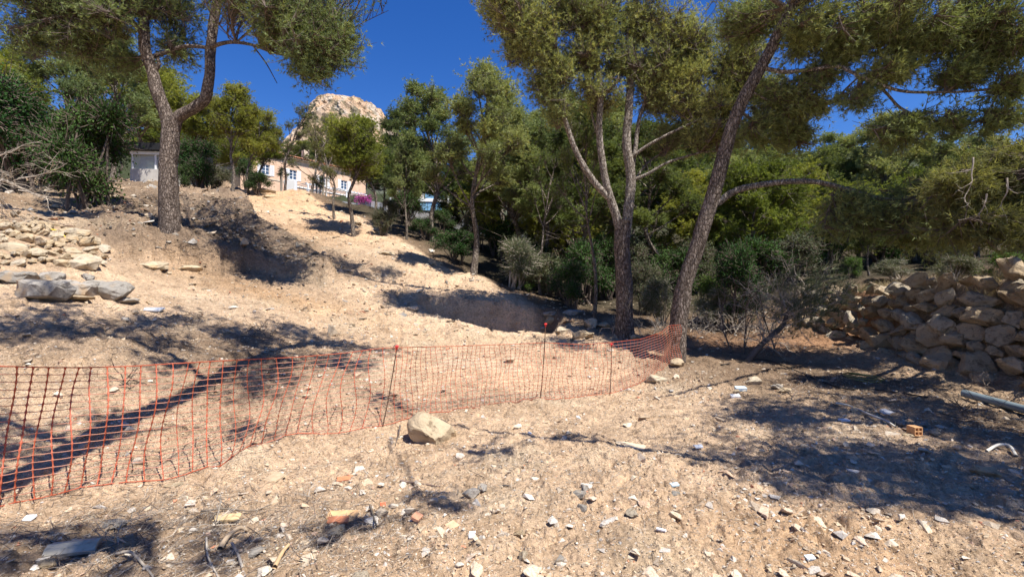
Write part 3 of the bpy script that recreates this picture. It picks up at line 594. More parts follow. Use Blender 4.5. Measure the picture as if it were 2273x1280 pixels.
# centre multi-stem pine
pB = thing('pine_tree', 'tall multi-stemmed pine with pale limbs standing just behind the far end of the orange net', 'pine tree', at(1386, 748, 11.5))
big_pine(pB, [
 ('trunk', [(1387, 748, 11.5), (1386, 680, 11.5), (1384, 600, 11.5), (1380, 540, 11.5), (1383, 490, 11.5)], .215, .19),
 ('limb', [(1382, 540, 11.5), (1368, 480, 11.45), (1352, 430, 11.4), (1340, 380, 11.4), (1330, 290, 11.4), (1333, 200, 11.3), (1320, 100, 11.2), (1325, 0, 11.1)], .12, .05),
 ('limb', [(1352, 440, 11.4), (1320, 405, 11.3), (1285, 350, 11.2), (1262, 290, 11.1), (1240, 220, 11), (1215, 160, 10.9), (1190, 90, 10.8)], .085, .04),
 ('limb', [(1386, 530, 11.5), (1396, 460, 11.55), (1400, 390, 11.6), (1391, 320, 11.6), (1396, 240, 11.7), (1402, 150, 11.8), (1410, 40, 11.8), (1400, -60, 11.8), (1300, -200, 11.4), (1150, -310, 11.2), (980, -350, 11.2)], .135, .055),  # limb carried on above the frame to hold clumps that shade the bank
 ('limb', [(1397, 420, 11.6), (1410, 330, 11.7), (1420, 260, 11.8), (1445, 190, 11.9), (1475, 100, 12)], .07, .03),
 ('limb', [(1400, 350, 11.6), (1440, 322, 11.5), (1500, 290, 11.4), (1560, 262, 11.3), (1620, 235, 11.2), (1680, 215, 11)], .045, .02),
 ('limb', [(1404, 400, 11.6), (1440, 385, 11.6), (1480, 362, 11.6), (1550, 340, 11.6), (1600, 335, 11.5)], .05, .02),
 ('limb', [(1404, 410, 11.6), (1430, 370, 12), (1470, 340, 12.4), (1530, 325, 12.6)], .035, .015),
 ('limb', [(1336, 330, 11.4), (1318, 270, 11.6), (1300, 180, 11.8), (1290, 80, 12)], .035, .02),
], [
 (1130, 15, 10.8, 65, 50, .9, 330, .1), (1190, 60, 10.8, 60, 55, .8, 330, .1), (1200, 130, 10.9, 45, 50, .7, 230, .2), (1215, 200, 11, 45, 40, .6, 160, .2), (1240, 250, 11.1, 35, 35, .5, 90, .2),
 (1260, 30, 11, 60, 60, .9, 330, .1), (1290, 120, 11.2, 55, 50, .8, 200, .1), (1340, 60, 11.3, 60, 60, .9, 260, .1), (1370, 150, 11.8, 55, 55, .8, 200, .1), (1420, 60, 11.9, 65, 60, .9, 330, .1),
 (1450, 150, 12, 60, 50, .9, 280, .1), (1500, 80, 12, 60, 60, .9, 330, .1), (1540, 170, 11.6, 60, 45, .8, 280, .1), (1480, 230, 12, 60, 40, .8, 220, .1), (1590, 240, 11.3, 60, 35, .7, 240, .2), (1560, 300, 11.6, 70, 35, .7, 240, .2),
 (1470, 300, 12.3, 60, 35, .7, 160, .2), (1640, 300, 11.3, 50, 30, .7, 150, .2), (1340, 220, 11.8, 50, 40, .8, 130, .2), (1150, -60, 11, 120, 55, 1.3, 330, .1), (1330, -60, 11.4, 130, 55, 1.4, 350, .1), (1500, -60, 11.8, 120, 55, 1.4, 350, .1),
 (1100, 30, 10.6, 35, 30, .5, 100, .1), (880, -340, 11.1, 75, 50, .9, 120, .1), (980, -360, 11.2, 75, 50, .9, 100, .1), (850, -270, 12.6, 70, 50, .9, 90, .1), (1080, -400, 11.2, 70, 50, .9, 90, .1), (1020, -290, 12.8, 80, 45, 1.0, 160, .1), (1110, -280, 12.7, 80, 45, 1.0, 160, .1), (960, -250, 13.4, 70, 45, 1.0, 140, .1), (1620, 130, 11.6, 60, 55, .8, 240, .1), (1660, 60, 11.4, 60, 50, .8, 220, .1), (1560, 110, 11.8, 55, 50, .8, 220, .1), (1690, 200, 11.0, 45, 35, .6, 120, .1), (1620, 200, 11.4, 50, 40, .7, 160, .1), (1160, 100, 10.8, 45, 50, .7, 200, .1), (1290, 190, 11.2, 45, 40, .6, 60, .1), (1430, 180, 12, 50, 40, .7, 80, .1), (1530, 240, 11.8, 55, 40, .7, 200, .1), (1250, 160, 11, 40, 40, .6, 150, .1), (1310, 60, 11.3, 50, 50, .7, 200, .1), (1500, 160, 12, 50, 45, .7, 200, .1), (1080, -10, 10.7, 35, 40, .6, 130, .1),  # the unseen high clumps are added to cast the bank's shade
], 2, mat='needle', bark='bark', thinlimb='bark_pale')
# right leaning pine
pC = thing('pine_tree', 'dark-trunked pine leaning right with the orange net tied round its foot', 'pine tree', at(1497, 792, 9.5))
big_pine(pC, [
 ('trunk', [(1495, 792, 9.5), (1506, 720, 9.5), (1518, 640, 9.45), (1548, 545, 9.4), (1575, 460, 9.35), (1592, 400, 9.3), (1622, 290, 9.2), (1650, 220, 9.1), (1700, 130, 9.0), (1740, 50, 8.9), (1790, -60, 8.8)], .185, .09),
 ('limb', [(1590, 452, 9.35), (1630, 425, 9.3), (1680, 412, 9.2), (1740, 404, 9.1), (1810, 404, 9.0), (1880, 420, 8.9), (1960, 442, 8.8), (2040, 455, 8.7)], .075, .035),
 ('limb', [(1690, 150, 9.0), (1740, 160, 8.9), (1800, 155, 8.7), (1860, 148, 8.5), (1900, 165, 8.3), (1990, 200, 8.1), (2080, 205, 8), (2180, 200, 7.9), (2290, 180, 7.8)], .045, .016),
 ('limb', [(1900, 165, 8.3), (1960, 200, 8.3), (2000, 240, 8.2), (2070, 268, 8.1), (2150, 272, 8.0), (2280, 255, 7.9)], .028, .01),
 ('limb', [(1740, 60, 8.9), (1830, 40, 8.6), (1940, 60, 8.4), (2060, 60, 8.1), (2200, 90, 7.8)], .05, .02),
 ('limb', [(1640, 245, 9.1), (1680, 270, 9.6), (1740, 285, 9.9), (1790, 290, 10)], .03, .012),
 ('limb', [(1660, 200, 9.1), (1720, 230, 9.3), (1780, 250, 9.4)], .025, .01),
 ('limb', [(2040, 455, 8.7), (2090, 500, 8.6), (2120, 540, 8.5)], .025, .008),
 ('limb', [(1750, 20, 8.9), (1680, -20, 8.6), (1600, -50, 8.3)], .05, .025),
], [
 (1670, 60, 10.2, 60, 55, .6, 170, .1), (1620, 30, 10, 60, 50, .6, 190, .1), (1800, 60, 8.7, 65, 50, .7, 280, .1), (1880, 90, 8.5, 65, 45, .7, 280, .1), (1960, 50, 8.3, 70, 50, .8, 300, .1), (2050, 90, 8.1, 70, 40, .7, 280, .1),
 (2150, 60, 8, 70, 50, .8, 300, .1), (2230, 110, 7.8, 50, 45, .7, 230, .1), (2120, 150, 8, 60, 30, .5, 160, .1), (1980, 150, 8.2, 60, 30, .5, 160, .1), (1740, 190, 9.2, 50, 35, .6, 160, .2), (1700, 270, 9.6, 55, 35, .7, 220, .2),
 (1780, 230, 9.4, 55, 35, .7, 220, .2), (1830, 170, 8.9, 50, 30, .5, 110, .2), (1770, 300, 9.9, 50, 28, .6, 160, .2), (1900, 220, 8.4, 40, 22, .4, 60, .2), (2000, 285, 8.3, 75, 38, .5, 190, .2), (2110, 265, 8.1, 70, 25, .4, 80, .3), (2220, 255, 7.9, 55, 30, .4, 90, .3),
 (1800, -60, 8.8, 140, 50, 1.3, 330, .1), (2000, -60, 8.3, 130, 50, 1.3, 330, .1), (2200, -60, 8, 130, 50, 1.3, 330, .1), (1640, -60, 8.6, 90, 50, 1.2, 200, .1),
 (1900, 455, 8.9, 60, 35, .6, 190, .3), (1990, 480, 8.8, 70, 45, .7, 280, .3), (2080, 500, 8.6, 70, 50, .7, 280, .3), (2040, 420, 8.8, 65, 40, .6, 220, .2), (1850, 500, 9.1, 50, 35, .6, 120, .3), (2250, 190, 7.8, 40, 40, .5, 90, .2),
], 3, mat='needle', thinlimb='bark_pale')
# pine on top of the boulder wall at the right edge (mostly outside the frame)
pD = thing('pine_tree', 'low-boughed pine reaching in from the right edge above the boulder wall', 'pine tree', (10.6, 8.2, Hs(10.6, 8.2)))
big_pine(pD, [
 ('trunk', [(2481, 520, 8.2), (2500, 400, 8.2), (2490, 250, 8.2), (2520, 60, 8.2), (2500, -150, 8)], .2, .09),
 ('limb', [(2495, 330, 8.2), (2400, 320, 7.6), (2300, 340, 7.0), (2200, 370, 6.7), (2130, 380, 6.6)], .07, .02),
 ('limb', [(2490, 420, 8.2), (2380, 430, 7.4), (2280, 450, 6.8), (2200, 470, 6.6)], .06, .02),
 ('limb', [(2515, 80, 8.2), (2400, -60, 7), (2300, -250, 5.8), (2200, -420, 5)], .06, .025),
], [
 (2230, 380, 6.8, 80, 42, .6, 230, .3), (2150, 400, 6.7, 70, 40, .5, 180, .3), (2250, 450, 6.7, 60, 50, .6, 220, .3), (2180, 480, 6.6, 70, 40, .6, 200, .3), (2230, 515, 6.6, 60, 28, .5, 90, .3), (2350, 400, 6.8, 90, 60, .9, 170, .2), (2400, 250, 8, 100, 80, 1.2, 110, .2),
 (2450, 50, 7.5, 120, 90, 1.4, 120, .2), (2250, 330, 7, 45, 20, .4, 60, .3),
], 4, mat='needle_brown')
rngd = np.random.default_rng(5)
g = Geo()
for a, b_, L_, lb in (((2160, 350, 6.4), (-.1, 0, -1), .6, 'longest pale dead twig hanging under the pine boughs at the right'), ((2235, 395, 6.2), (.3, 0, -.9), .45, 'short dead twig hanging nearest the right edge'), ((2190, 430, 6.3), (-.2, 0, -1), .35, 'small dead twig hanging under the boughs below the longest one')):
    g = Geo(); dead_branch(g, P(*a), b_, L_, .012, rngd, 2, 3, .2, 1); tag(link('dead_branch', g.mesh('dead_branch', M['deadwood'])), lb, 'branch', 'dead twigs hanging at the right edge')


# pines whose trunks are behind or beside the viewpoint: they shade the ground in view
shade = auto_pine('pine_tree', 77, 8.5, 5.0, 2.9, 15, 70, .15, .03, 'needle', 'bark_far', 'flat', (.3, .2), .17, 5)
def shade_pine(x, y, sc, rz, label, first=False):
    o = shade if first else copy_tree(shade)
    o.location = (x, y, Hs(x, y)); o.scale = (sc,) * 3; o.rotation_euler = (0, 0, rz); tag(o, label, 'pine tree', 'pines shading the foreground')
    return o
SH = [(8.0, 2.9, .86, .3, 'pine outside the frame at right, beside the near end of the boulder wall'),
      (12.5, 3.6, .8, 2.0, 'pine outside the frame at right, on the raised ground above the boulder wall'),
      (8.2, 1.2, .8, 4.1, 'slim pine outside the frame at right, nearest the viewpoint')]
for i, s in enumerate(SH): shade_pine(*s, first=(i == 0))
# overhead pine: a bare leaning trunk right of the viewpoint whose crown hangs above the frame
rs = np.random.default_rng(9)
def free_pine(label, loc, limbs, radii, clumps):
    sh_ = lambda p: (p[0] - .07 * p[2], p[1] - .093 * p[2], *p[2:]); limbs = [[sh_(p) for p in l] for l in limbs]; clumps = [sh_(c) for c in clumps]
    gw, gn = Geo(), Geo(); root = thing('pine_tree', label, 'pine tree', (loc[0], loc[1], Hs(*loc))); base = np.array(root.location); cur = []
    for i, (pts, rr) in enumerate(zip(limbs, radii)):
        me, c = limb_mesh('trunk' if i == 0 else 'limb', np.array(pts) - base, rr[0], rr[1], M['bark_far'], 8); link('trunk' if i == 0 else 'limb', me, root); cur.append(c)
    for (x, y, z, r, n) in clumps:
        c = np.array((x, y, z)) - base; clump(gw, gn, nearest(c, cur), c, (r * 1.45, r * 1.45, r * .8), rs, int(n * 1.25), .13, .022, 5, 5, 7, .5, .016)
    link('twigs', gw.mesh('twigs', M['bark_far']), root); link('crown', gn.mesh('crown', M['needle']), root)
free_pine('leaning pine behind the viewpoint throwing the broad stripe of shade across the net', (-3.84, -.24),
  [[(-3.84, -.24, -.3), (-2.85, 1.2, 2.2), (-1.7, 2.8, 4.6), (-.75, 4.15, 6.6), (.2, 5.5, 8.6), (.8, 6.3, 9.6)], [(-.75, 4.15, 6.6), (-1.5, 4.4, 7.8), (-2.4, 4.2, 8.4)], [(-.3, 4.8, 7.6), (.6, 4.9, 8.2), (1.4, 5.0, 8.6)], [(-1.7, 2.8, 4.6), (-1.2, 3.4, 4.9), (-.4, 3.7, 5.3)]],
  [(.17, .07), (.06, .02), (.06, .02), (.025, .008)],
  [(-2.2, 5.2, 8.6, .7, 70), (-1.3, 6.2, 8.8, .8, 90), (-.4, 5.6, 9.0, .8, 90), (.5, 6.4, 9.2, .8, 90), (1.4, 5.4, 8.8, .7, 70), (.3, 4.6, 8.8, .7, 50), (-1.4, 4.6, 8.2, .6, 45), (1.6, 6.6, 9.2, .7, 60), (-.4, 7.0, 9.4, .7, 60), (-2.3, 6.4, 8.8, .6, 50), (-3.0, 4.2, 8.3, .6, 40), (-2.4, 3.4, 8.4, .6, 36), (-3.4, 5.2, 8.6, .6, 36), (-1.8, 3.8, 8.7, .6, 40), (.6, 3.6, 8.6, .5, 26), (-.3, 3.8, 5.3, .3, 10), (-2.2, 2.6, 5.0, .35, 16), (-1.2, 3.0, 5.8, .35, 14), (-1.5, 4.2, 6.8, .4, 18), (.2, 4.3, 7.2, .4, 18), (-3.2, 2.6, 6.4, .45, 22), (-3.6, 3.6, 7.6, .5, 26)])
free_pine('pine behind the viewpoint at right whose long bare limb shades the middle foreground', (7.4, .6),
  [[(7.4, .6, -.3), (7.5, .8, 2.5), (7.2, 1.2, 4.8), (6.9, 1.8, 6.6), (6.8, 2.2, 8)], [(7.2, 1.1, 4.6), (6.2, 1.6, 5.2), (4.8, 2.7, 5.8), (3.3, 3.6, 6.2), (2.1, 4.3, 6.4), (.9, 5.0, 6.4)], [(2.3, 4.2, 6.3), (1.7, 3.7, 6.3), (2.0, 2.9, 6.3), (2.2, 2.0, 6.2), (1.6, 1.4, 6.3), (.6, 1.1, 6.6)], [(3.3, 3.6, 6.2), (2.9, 3.2, 6.2), (2.6, 3.0, 6.1)], [(4.2, 3.1, 6), (3.8, 3.6, 6.2), (3.4, 3.9, 6.2)]],
  [(.15, .07), (.055, .018), (.022, .008), (.015, .006), (.015, .006)],
  [(6.6, 2.4, 7, 1.0, 120), (5.8, 3.0, 6.6, .8, 90), (7.4, 3.0, 7, 1.0, 120), (6.9, 1.4, 7.6, .9, 80), (5.6, 2.2, 6.8, .7, 60), (3.7, 3.5, 6.2, .28, 12), (2.6, 3.3, 6.15, .3, 11), (3.0, 3.1, 6.1, .2, 6), (2.5, 1.8, 6.1, .28, 12), (1.3, 4.8, 6.4, .3, 10), (.5, 1.3, 6.6, .3, 12), (1.3, .9, 6.6, .25, 9), (1.9, 1.3, 6.3, .22, 8), (.0, .8, 6.6, .3, 10), (-.8, .6, 6.4, .35, 14), (.8, .3, 6.4, .35, 14), (-1.4, 1.3, 6.4, .3, 10), (4.6, 2.9, 5.9, .3, 8)])

# ================================================================ MID-DISTANCE PINES
PR = {}
def proto(key, *a, **k): PR[key] = [auto_pine('pine_tree', *a, **k), a[1], False]
#        seed h  th  cr  ncl tw  L   w   mat            bark
proto('dome', 21, 7.0, 3.3, 2.1, 17, 121, .15, .030, 'needle_bright', 'bark_far', style='round', lean=(.1, 0), r0=.13, npt=6)
proto('dome2', 22, 6.5, 2.6, 2.0, 15, 121, .15, .030, 'needle_bright', 'bark_far', style='round', lean=(.9, .2), r0=.11, npt=6)
proto('tall', 23, 9.0, 3.6, 2.3, 20, 108, .16, .030, 'needle', 'bark_far', style='tall', lean=(.1, .1), r0=.14, npt=6)
proto('tall2', 24, 9.5, 4.2, 2.6, 21, 108, .16, .030, 'needle', 'bark_far', style='tall', lean=(.5, -.2), r0=.15, npt=6)
proto('thin', 25, 7.5, 2.6, 1.7, 14, 42, .12, .022, 'needle_brown', 'bark_far', style='tall', lean=(1.2, 0), r0=.10, npt=5)
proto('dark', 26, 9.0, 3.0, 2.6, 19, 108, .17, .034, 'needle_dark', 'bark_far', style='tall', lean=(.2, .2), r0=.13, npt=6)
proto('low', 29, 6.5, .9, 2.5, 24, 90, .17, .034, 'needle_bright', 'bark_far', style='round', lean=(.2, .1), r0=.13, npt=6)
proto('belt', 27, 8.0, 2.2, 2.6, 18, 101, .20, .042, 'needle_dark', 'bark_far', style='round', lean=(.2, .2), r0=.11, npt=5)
proto('bare', 28, 8.0, 5.0, 2.2, 9, 40, .14, .03, 'needle_dark', 'bark_far', style='tall', lean=(.7, .2), r0=.10, npt=5)
def pine(key, px, py, d, top, label, rz=0.0, wide=1.0, group=None, use_g=False):
    r = PR[key]; o = r[0] if not r[2] else copy_tree(r[0]); r[2] = True
    if use_g: p = G(px, py); x, y, z = p; d = y
    else:
        p = P(px, py, d); x, y = p[0], p[1]; z = Hs(x, y)
    ztop = EYE + (640 - top) / F * d; s = max(.3, (ztop - z) / r[1])
    o.location = (x, y, z); o.scale = (s * wide, s * wide, s); o.rotation_euler = (0, 0, rz); tag(o, label, 'pine tree', group); return o
G1 = 'pines along the left of the hillside'; G2 = 'pines in the belt behind the cleared slope'; G3 = 'pines behind the boulder wall'; G4 = 'far pines near the house'
pine('dome', 515, 440, 24, 186, 'round yellow-green pine on a straight dark trunk left of the cleared slope crest', 0, .92, G1)
pine('dome2', 553, 425, 30, 238, 'small bright pine leaning right in front of the left end of the pink house', 0, .85, G1)
pine('thin', 632, 418, 34, 222, 'thin brownish pine leaning right across the shuttered facade', 0, 1.1, G1)
pine('thin', 742, 472, 25, 262, 'pale-trunked sparse pine leaning left before the house', 2.9, 1.0, G1)
pine('dome', 786, 518, 22, 250, 'full round pine at the right edge of the cleared slope', 1.3, .98, G1)
pine('thin', 690, 440, 42, 235, 'wispy grey pine rising left of the rock peak', 1.0, 1.3, G1)
pine('tall2', 148, 440, 19, 10, 'tall pine with a thick leaning trunk rising behind the dark bushes', 3.0, 1.0, G1)
pine('tall', 250, 420, 26, 60, 'pale-stemmed pine between the dark bushes and the forked pine', 1.0, 1.1, G1)
pine('dome2', 70, 420, 24, 120, 'bushy pine at the far left edge behind the bushes', 4.0, 1.2, G1)
pine('dome', 440, 420, 32, 205, 'bright pine half hidden behind the fork of the left pine', 2.2, 1.1, G1)
pine('dome2', 320, 415, 34, 150, 'yellow-green pine behind the forked trunk', 5.0, 1.3, G1)
pine('dome', -40, 430, 18, 120, 'pine cut off by the left frame edge', .7, 1.2, G1)
# centre
pine('tall2', 1050, 602, 17, 142, 'tall straight pine with a bare reddish trunk at the edge of the slope', .4, 1.05, G2)
pine('tall', 960, 540, 24, 180, 'tall pine with an open top left of the straight red-trunked pine', 2.0, 1.15, G2)
pine('tall', 903, 532, 23, 300, 'pale speckled-trunk pine in front of the white pool house', 4.1, .8, G2)
pine('dark', 880, 500, 40, 228, 'dark pine right below the rock peak', 1.0, 1.0, G2)
pine('dome2', 830, 500, 30, 300, 'light green pine behind the full round pine', 3.3, 1.2, G2)
pine('tall', 1150, 560, 24, 240, 'yellow-green pine right of the straight red-trunked pine', 5.2, 1.2, G2)
pine('tall2', 1215, 600, 20, 270, 'pine with dark lower boughs left of the multi-stemmed pine', 3.6, 1.1, G2)
pine('dark', 1110, 540, 32, 220, 'dark pine in the belt behind the red-trunked pine', .9, 1.2, G2)
pine('bare', 1200, 625, 16.5, 330, 'slender leaning trunk in the shade left of the multi-stemmed pine', .3, .9, G2)
pine('bare', 1318, 695, 13.6, 250, 'crooked pale-barked trunk just left of the multi-stemmed pine', 2.6, .8, G2)
pine('dark', 1290, 640, 19, 240, 'dark pine crowding behind the pale left limb', 4.4, 1.1, G2)
pine('dark', 1450, 640, 18, 260, 'dark pine showing between the two right-hand trunks', 2.2, 1.15, G2)
pine('tall', 1350, 600, 27, 200, 'pine crown seen through the stems of the multi-stemmed pine', 1.1, 1.3, G2)
pine('belt', 1480, 600, 30, 260, 'dense far pine behind the leaning trunk', 0, 1.2, G2)
# right
pine('tall', 1640, 640, 21, 330, 'light green pine right of the leaning trunk, above its side limb', .8, 1.25, G3)
pine('tall2', 1730, 630, 23, 345, 'yellow-green pine with boughs down to the broad-leaved bush', 2.4, 1.15, G3)
pine('dome', 1560, 620, 24, 380, 'low bright pine behind the leaning trunk', 3.2, 1.3, G3)
pine('dark', 1850, 600, 27, 320, 'dark pointed pine on the skyline over the arching limb', 1.5, 1.2, G3)
pine('tall2', 1960, 590, 26, 255, 'tall pine on the skyline above the middle of the boulder wall', 5.0, 1.2, G3)
pine('tall', 2080, 590, 24, 300, 'green pine over the right half of the boulder wall', 3.7, 1.3, G3)
pine('belt', 1930, 605, 17, 430, 'low-crowned pine with a short dark trunk on top of the boulder wall', 2.2, 1.0, G3)
pine('belt', 2200, 560, 24, 330, 'broad pine below the pale rock patch at the right', 1.0, 1.2, G3)
pine('dark', 2120, 560, 17, 420, 'shaded pine behind the hanging dead twigs', 4.4, 1.2, G3)
pine('dark', 2300, 540, 20, 350, 'dark pine cut by the right frame edge', .4, 1.2, G3)
pine('belt', 1800, 600, 32, 350, 'dense pine filling the gap right of the light green pines', 0.5, 1.3, G3)
for q in [(1670, 640, 19, 350, 'pale green low-boughed pine filling the gap right of the leaning trunk', .3, 1.1), (1760, 620, 22, 360, 'second low-boughed green pine, farther right under the arching limb', 1.9, 1.2), (1545, 620, 21, 400, 'low green pine glimpsed between the two big trunks', 3.2, 1.1),
          (1905, 590, 22, 400, 'low green pine behind the wall, left of its middle', 4.0, 1.3), (2030, 585, 23, 380, 'low green pine behind the wall, over its middle', 5.1, 1.3), (2170, 570, 21, 400, 'low green pine behind the wall, near the right edge', .9, 1.3), (1270, 600, 24, 330, 'low green pine left of the pale multi-stemmed trunk', 2.2, 1.2), (1130, 570, 26, 300, 'low green pine behind the red-trunked pine at right', 3.9, 1.1)]:
    pine('low', *q, group=G3)
for q in [(1260, 600, 28, 215, 'tall dark pine rising behind the pale left limb of the multi-stemmed pine', 3.3, 1.2), (1700, 560, 34, 300, 'tall pine topping the belt right of the leaning trunk', 4.4, 1.4), (1780, 560, 36, 335, 'pointed pine at the low point of the skyline', 5.5, 1.4), (1880, 560, 34, 290, 'tall pine just left of the highest skyline pine', 1.7, 1.4), (2180, 560, 32, 290, 'tall pine right of the highest skyline pine', 2.9, 1.4)]:
    pine('tall', *q, group=G2)
TRK = [(1050, 450, 'the red-trunked pine'), (903, 470, 'the speckled-trunk pine'), (1200, 500, 'the slender leaning trunk'), (1385, 500, 'the multi-stemmed pine'), (1550, 480, 'the dark leaning trunk'), (1740, 404, 'the arching limb'), (1930, 560, 'the short dark trunk on the wall'), (2150, 400, 'the hanging dead twigs'), (1640, 600, 'the broad-leaved bush'), (2060, 600, 'the middle of the boulder wall')]
belt_ = []
# far dense belt
rb = random.Random(4)
for i in range(38):
    px = 860 + i * 38.5 + rb.uniform(-20, 20); d = rb.uniform(33, 52)
    top = np.interp(px, [850, 1000, 1200, 1500, 1800, 2300], [320, 320, 285, 310, 360, 340]) + rb.uniform(-20, 50)
    belt_.append(pine('belt' if rb.random() < .6 else 'dark', px, 520, d, top, 'distant pine merged in the dense dark belt beyond the nearer trunks', rb.uniform(0, 6), rb.uniform(1.0, 1.4), 'distant pines of the dense belt'))
relabel(belt_, 'distant dark pine', TRK); sky_ = []
for i in range(12):
    px = 20 + i * 50 + rb.uniform(-15, 15); d = rb.uniform(42, 60)
    top = np.interp(px, [0, 400, 600], [230, 250, 262]) + rb.uniform(-10, 40)
    sky_.append(pine('dome' if i % 2 else 'dome2', px, 430, d, top, 'distant yellow-green pine behind the left-hand pines', rb.uniform(0, 6), 1.3, 'distant pines on the left skyline'))
relabel(sky_, 'distant yellow-green pine', [(60, 330, 'the bush at the left edge'), (205, 340, 'the big glossy left bush'), (378, 330, 'the forked pine trunk'), (515, 330, 'the straight-trunked round pine'), (590, 350, 'the first shuttered window')]); roof_ = []
for i in range(7):
    px = 640 + i * 34; roof_.append(pine('dome' if i % 2 else 'dark', px, 420, 92, 305 + rb.uniform(-5, 18) + abs(i - 3) * 2, 'small far pine above the roof of the pink house', rb.uniform(0, 6), 1.4, 'far pines above the house roof'))

relabel(roof_, 'small far pine', [(651, 330, 'the second shuttered window'), (716, 340, 'the house chimney'), (790, 350, 'the full round pine'), (840, 300, 'the foot of the rock peak')])
# ================================================================ SHRUBS
SP = {}
def sproto(key, name, *a, **k): SP[key] = [shrub(name, *a, **k), a[1], False]
sproto('carob', 'bush', 31, (1.9, 1.6, 1.35), 15000, .085, .05, 'leaf_dark', stems=9, nclump=13, up=.8)
sproto('green', 'bush', 32, (1.2, 1.1, 1.1), 7000, .08, .045, 'leaf_bright', nclump=9)
sproto('grey', 'shrub', 33, (1.3, 1.2, .8), 9000, .09, .012, 'leaf_grey', bark='deadwood', nclump=14, kind='needle', inner=.2)
sproto('under', 'shrub', 34, (1.5, 1.4, 1.1), 9000, .09, .05, 'leaf_dark', nclump=12)
sproto('mixed', 'shrub', 35, (1.3, 1.2, .9), 8000, .07, .035, 'leaf_grey', bark='darkwood', nclump=12)
def bush(key, px, py, d, w, h, label, cat='bush', rz=0.0, group=None, dz=0.0):
    """w,h in photograph pixels"""
    r = SP[key]; o = r[0] if not r[2] else copy_tree(r[0]); r[2] = True
    p = P(px, py, d); x, y = p[0], p[1]; z = Hs(x, y) + dz
    sw = w / F * d / (2 * r[1][0]) ; sh = h / F * d / (1.75 * r[1][2]); o.location = (x, y, z); o.scale = (sw, sw, sh); o.rotation_euler = (0, 0, rz)
    name = 'bush' if cat == 'bush' else 'shrub'
    tag(o, label, cat, group); return o
bush('carob', 205, 452, 15, 265, 260, 'big dark glossy bush left of the forked pine trunk', rz=.3)
bush('carob', 40, 440, 16, 300, 250, 'dark broad-leaved bush against the left frame edge', rz=2.2)
bush('carob', 120, 430, 18, 230, 190, 'dark bush filling the gap between the two big left bushes', rz=4.0)
bush('carob', 448, 418, 25, 130, 115, 'dark green bush right behind the forked pine trunk', rz=1.0)
bush('under', 410, 420, 24, 60, 60, 'low scrub at the foot of the bush behind the forked trunk', rz=1.0)
bush('mixed', 480, 424, 27, 90, 50, 'grey twiggy scrub between the forked pine and the round pine')
bush('under', 572, 416, 30, 80, 48, 'black-green bush at the crest left of the house')
bush('under', 545, 410, 33, 60, 70, 'tall scrub behind the crest left of the house', rz=3)
bush('grey', 1140, 650, 16.5, 160, 110, 'grey-green feathery scrub right of the red-trunked pine', 'shrub')
bush('green', 1165, 592, 19, 60, 50, 'fresh green bush above the feathery grey scrub')
bush('under', 1265, 690, 15, 120, 100, 'black-green bush in deep shade below the slender trunks', rz=.5)
bush('under', 1010, 560, 21, 130, 70, 'dark undergrowth bush below the white boundary wall left of the red trunk', rz=.9)
bush('under', 940, 540, 24, 90, 45, 'leafy dark bush beside the speckled trunk', rz=1.9)
bush('mixed', 850, 520, 23, 70, 60, 'low scrub right of the full round pine')
bush('grey', 860, 500, 25, 70, 60, 'bare purplish twig bush at the slope edge', 'shrub', rz=2)
bush('carob', 1640, 690, 12.6, 165, 190, 'broad-leaved dark green bush right of the leaning trunk', rz=2)
bush('green', 1575, 660, 13.5, 85, 110, 'bright green bush between the leaning trunk and the broad-leaved bush')
bush('grey', 1600, 725, 12.8, 150, 90, 'grey scrub at the foot of the broad-leaved bush', 'shrub', rz=2)
bush('grey', 1470, 725, 13.2, 110, 100, 'grey scrub behind the two right-hand trunks', 'shrub', rz=4)
bush('mixed', 1430, 690, 14.5, 110, 120, 'mottled scrub between the multi-stemmed pine and the leaning pine')
bush('green', 2230, 600, 11.5, 130, 70, 'light green scrub on top of the wall at the right edge')
bush('grey', 2120, 612, 12.5, 120, 60, 'dry grey scrub on top of the boulder wall', 'shrub', rz=1)
bush('grey', 1990, 622, 14, 110, 45, 'low dry scrub over the middle of the boulder wall', 'shrub', rz=3)
bush('mixed', 2070, 590, 17, 120, 60, 'green-grey scrub behind the wall top')
bush('green', 1890, 620, 16, 60, 50, 'yellow-green sapling left of the short dark trunk')
rb = random.Random(12)
UL = [(905, 500, 30), (980, 510, 30), (1060, 560, 26), (1110, 575, 25), (1185, 610, 20), (1230, 640, 17), (1300, 660, 16), (1340, 660, 17.5), (1390, 650, 18), (1420, 640, 20), (1500, 660, 17), (1540, 640, 18), (1600, 620, 19), (1680, 630, 17), (1750, 630, 17), (1820, 620, 18), (1950, 600, 22), (2150, 585, 20), (2260, 575, 17), (1250, 590, 26), (900, 480, 36), (1000, 500, 36), (1100, 520, 34), (1200, 540, 34), (1300, 560, 32), (1400, 570, 32), (1500, 570, 32), (1600, 570, 32), (1700, 570, 33), (1800, 570, 33), (1900, 570, 33), (2000, 560, 33), (2100, 560, 33), (2200, 550, 33), (1330, 600, 24), (1440, 600, 25), (1550, 590, 26), (1700, 590, 26), (1850, 590, 26), (1160, 560, 30), (2020, 585, 26)]
und_ = []
for i, (px, py, d) in enumerate(UL):
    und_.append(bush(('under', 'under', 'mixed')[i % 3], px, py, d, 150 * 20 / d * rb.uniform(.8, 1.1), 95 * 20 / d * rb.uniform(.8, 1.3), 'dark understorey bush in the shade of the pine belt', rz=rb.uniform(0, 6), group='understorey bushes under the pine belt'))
relabel(und_, 'dark understorey bush', [(a, b + 60, c) for a, b, c in TRK])

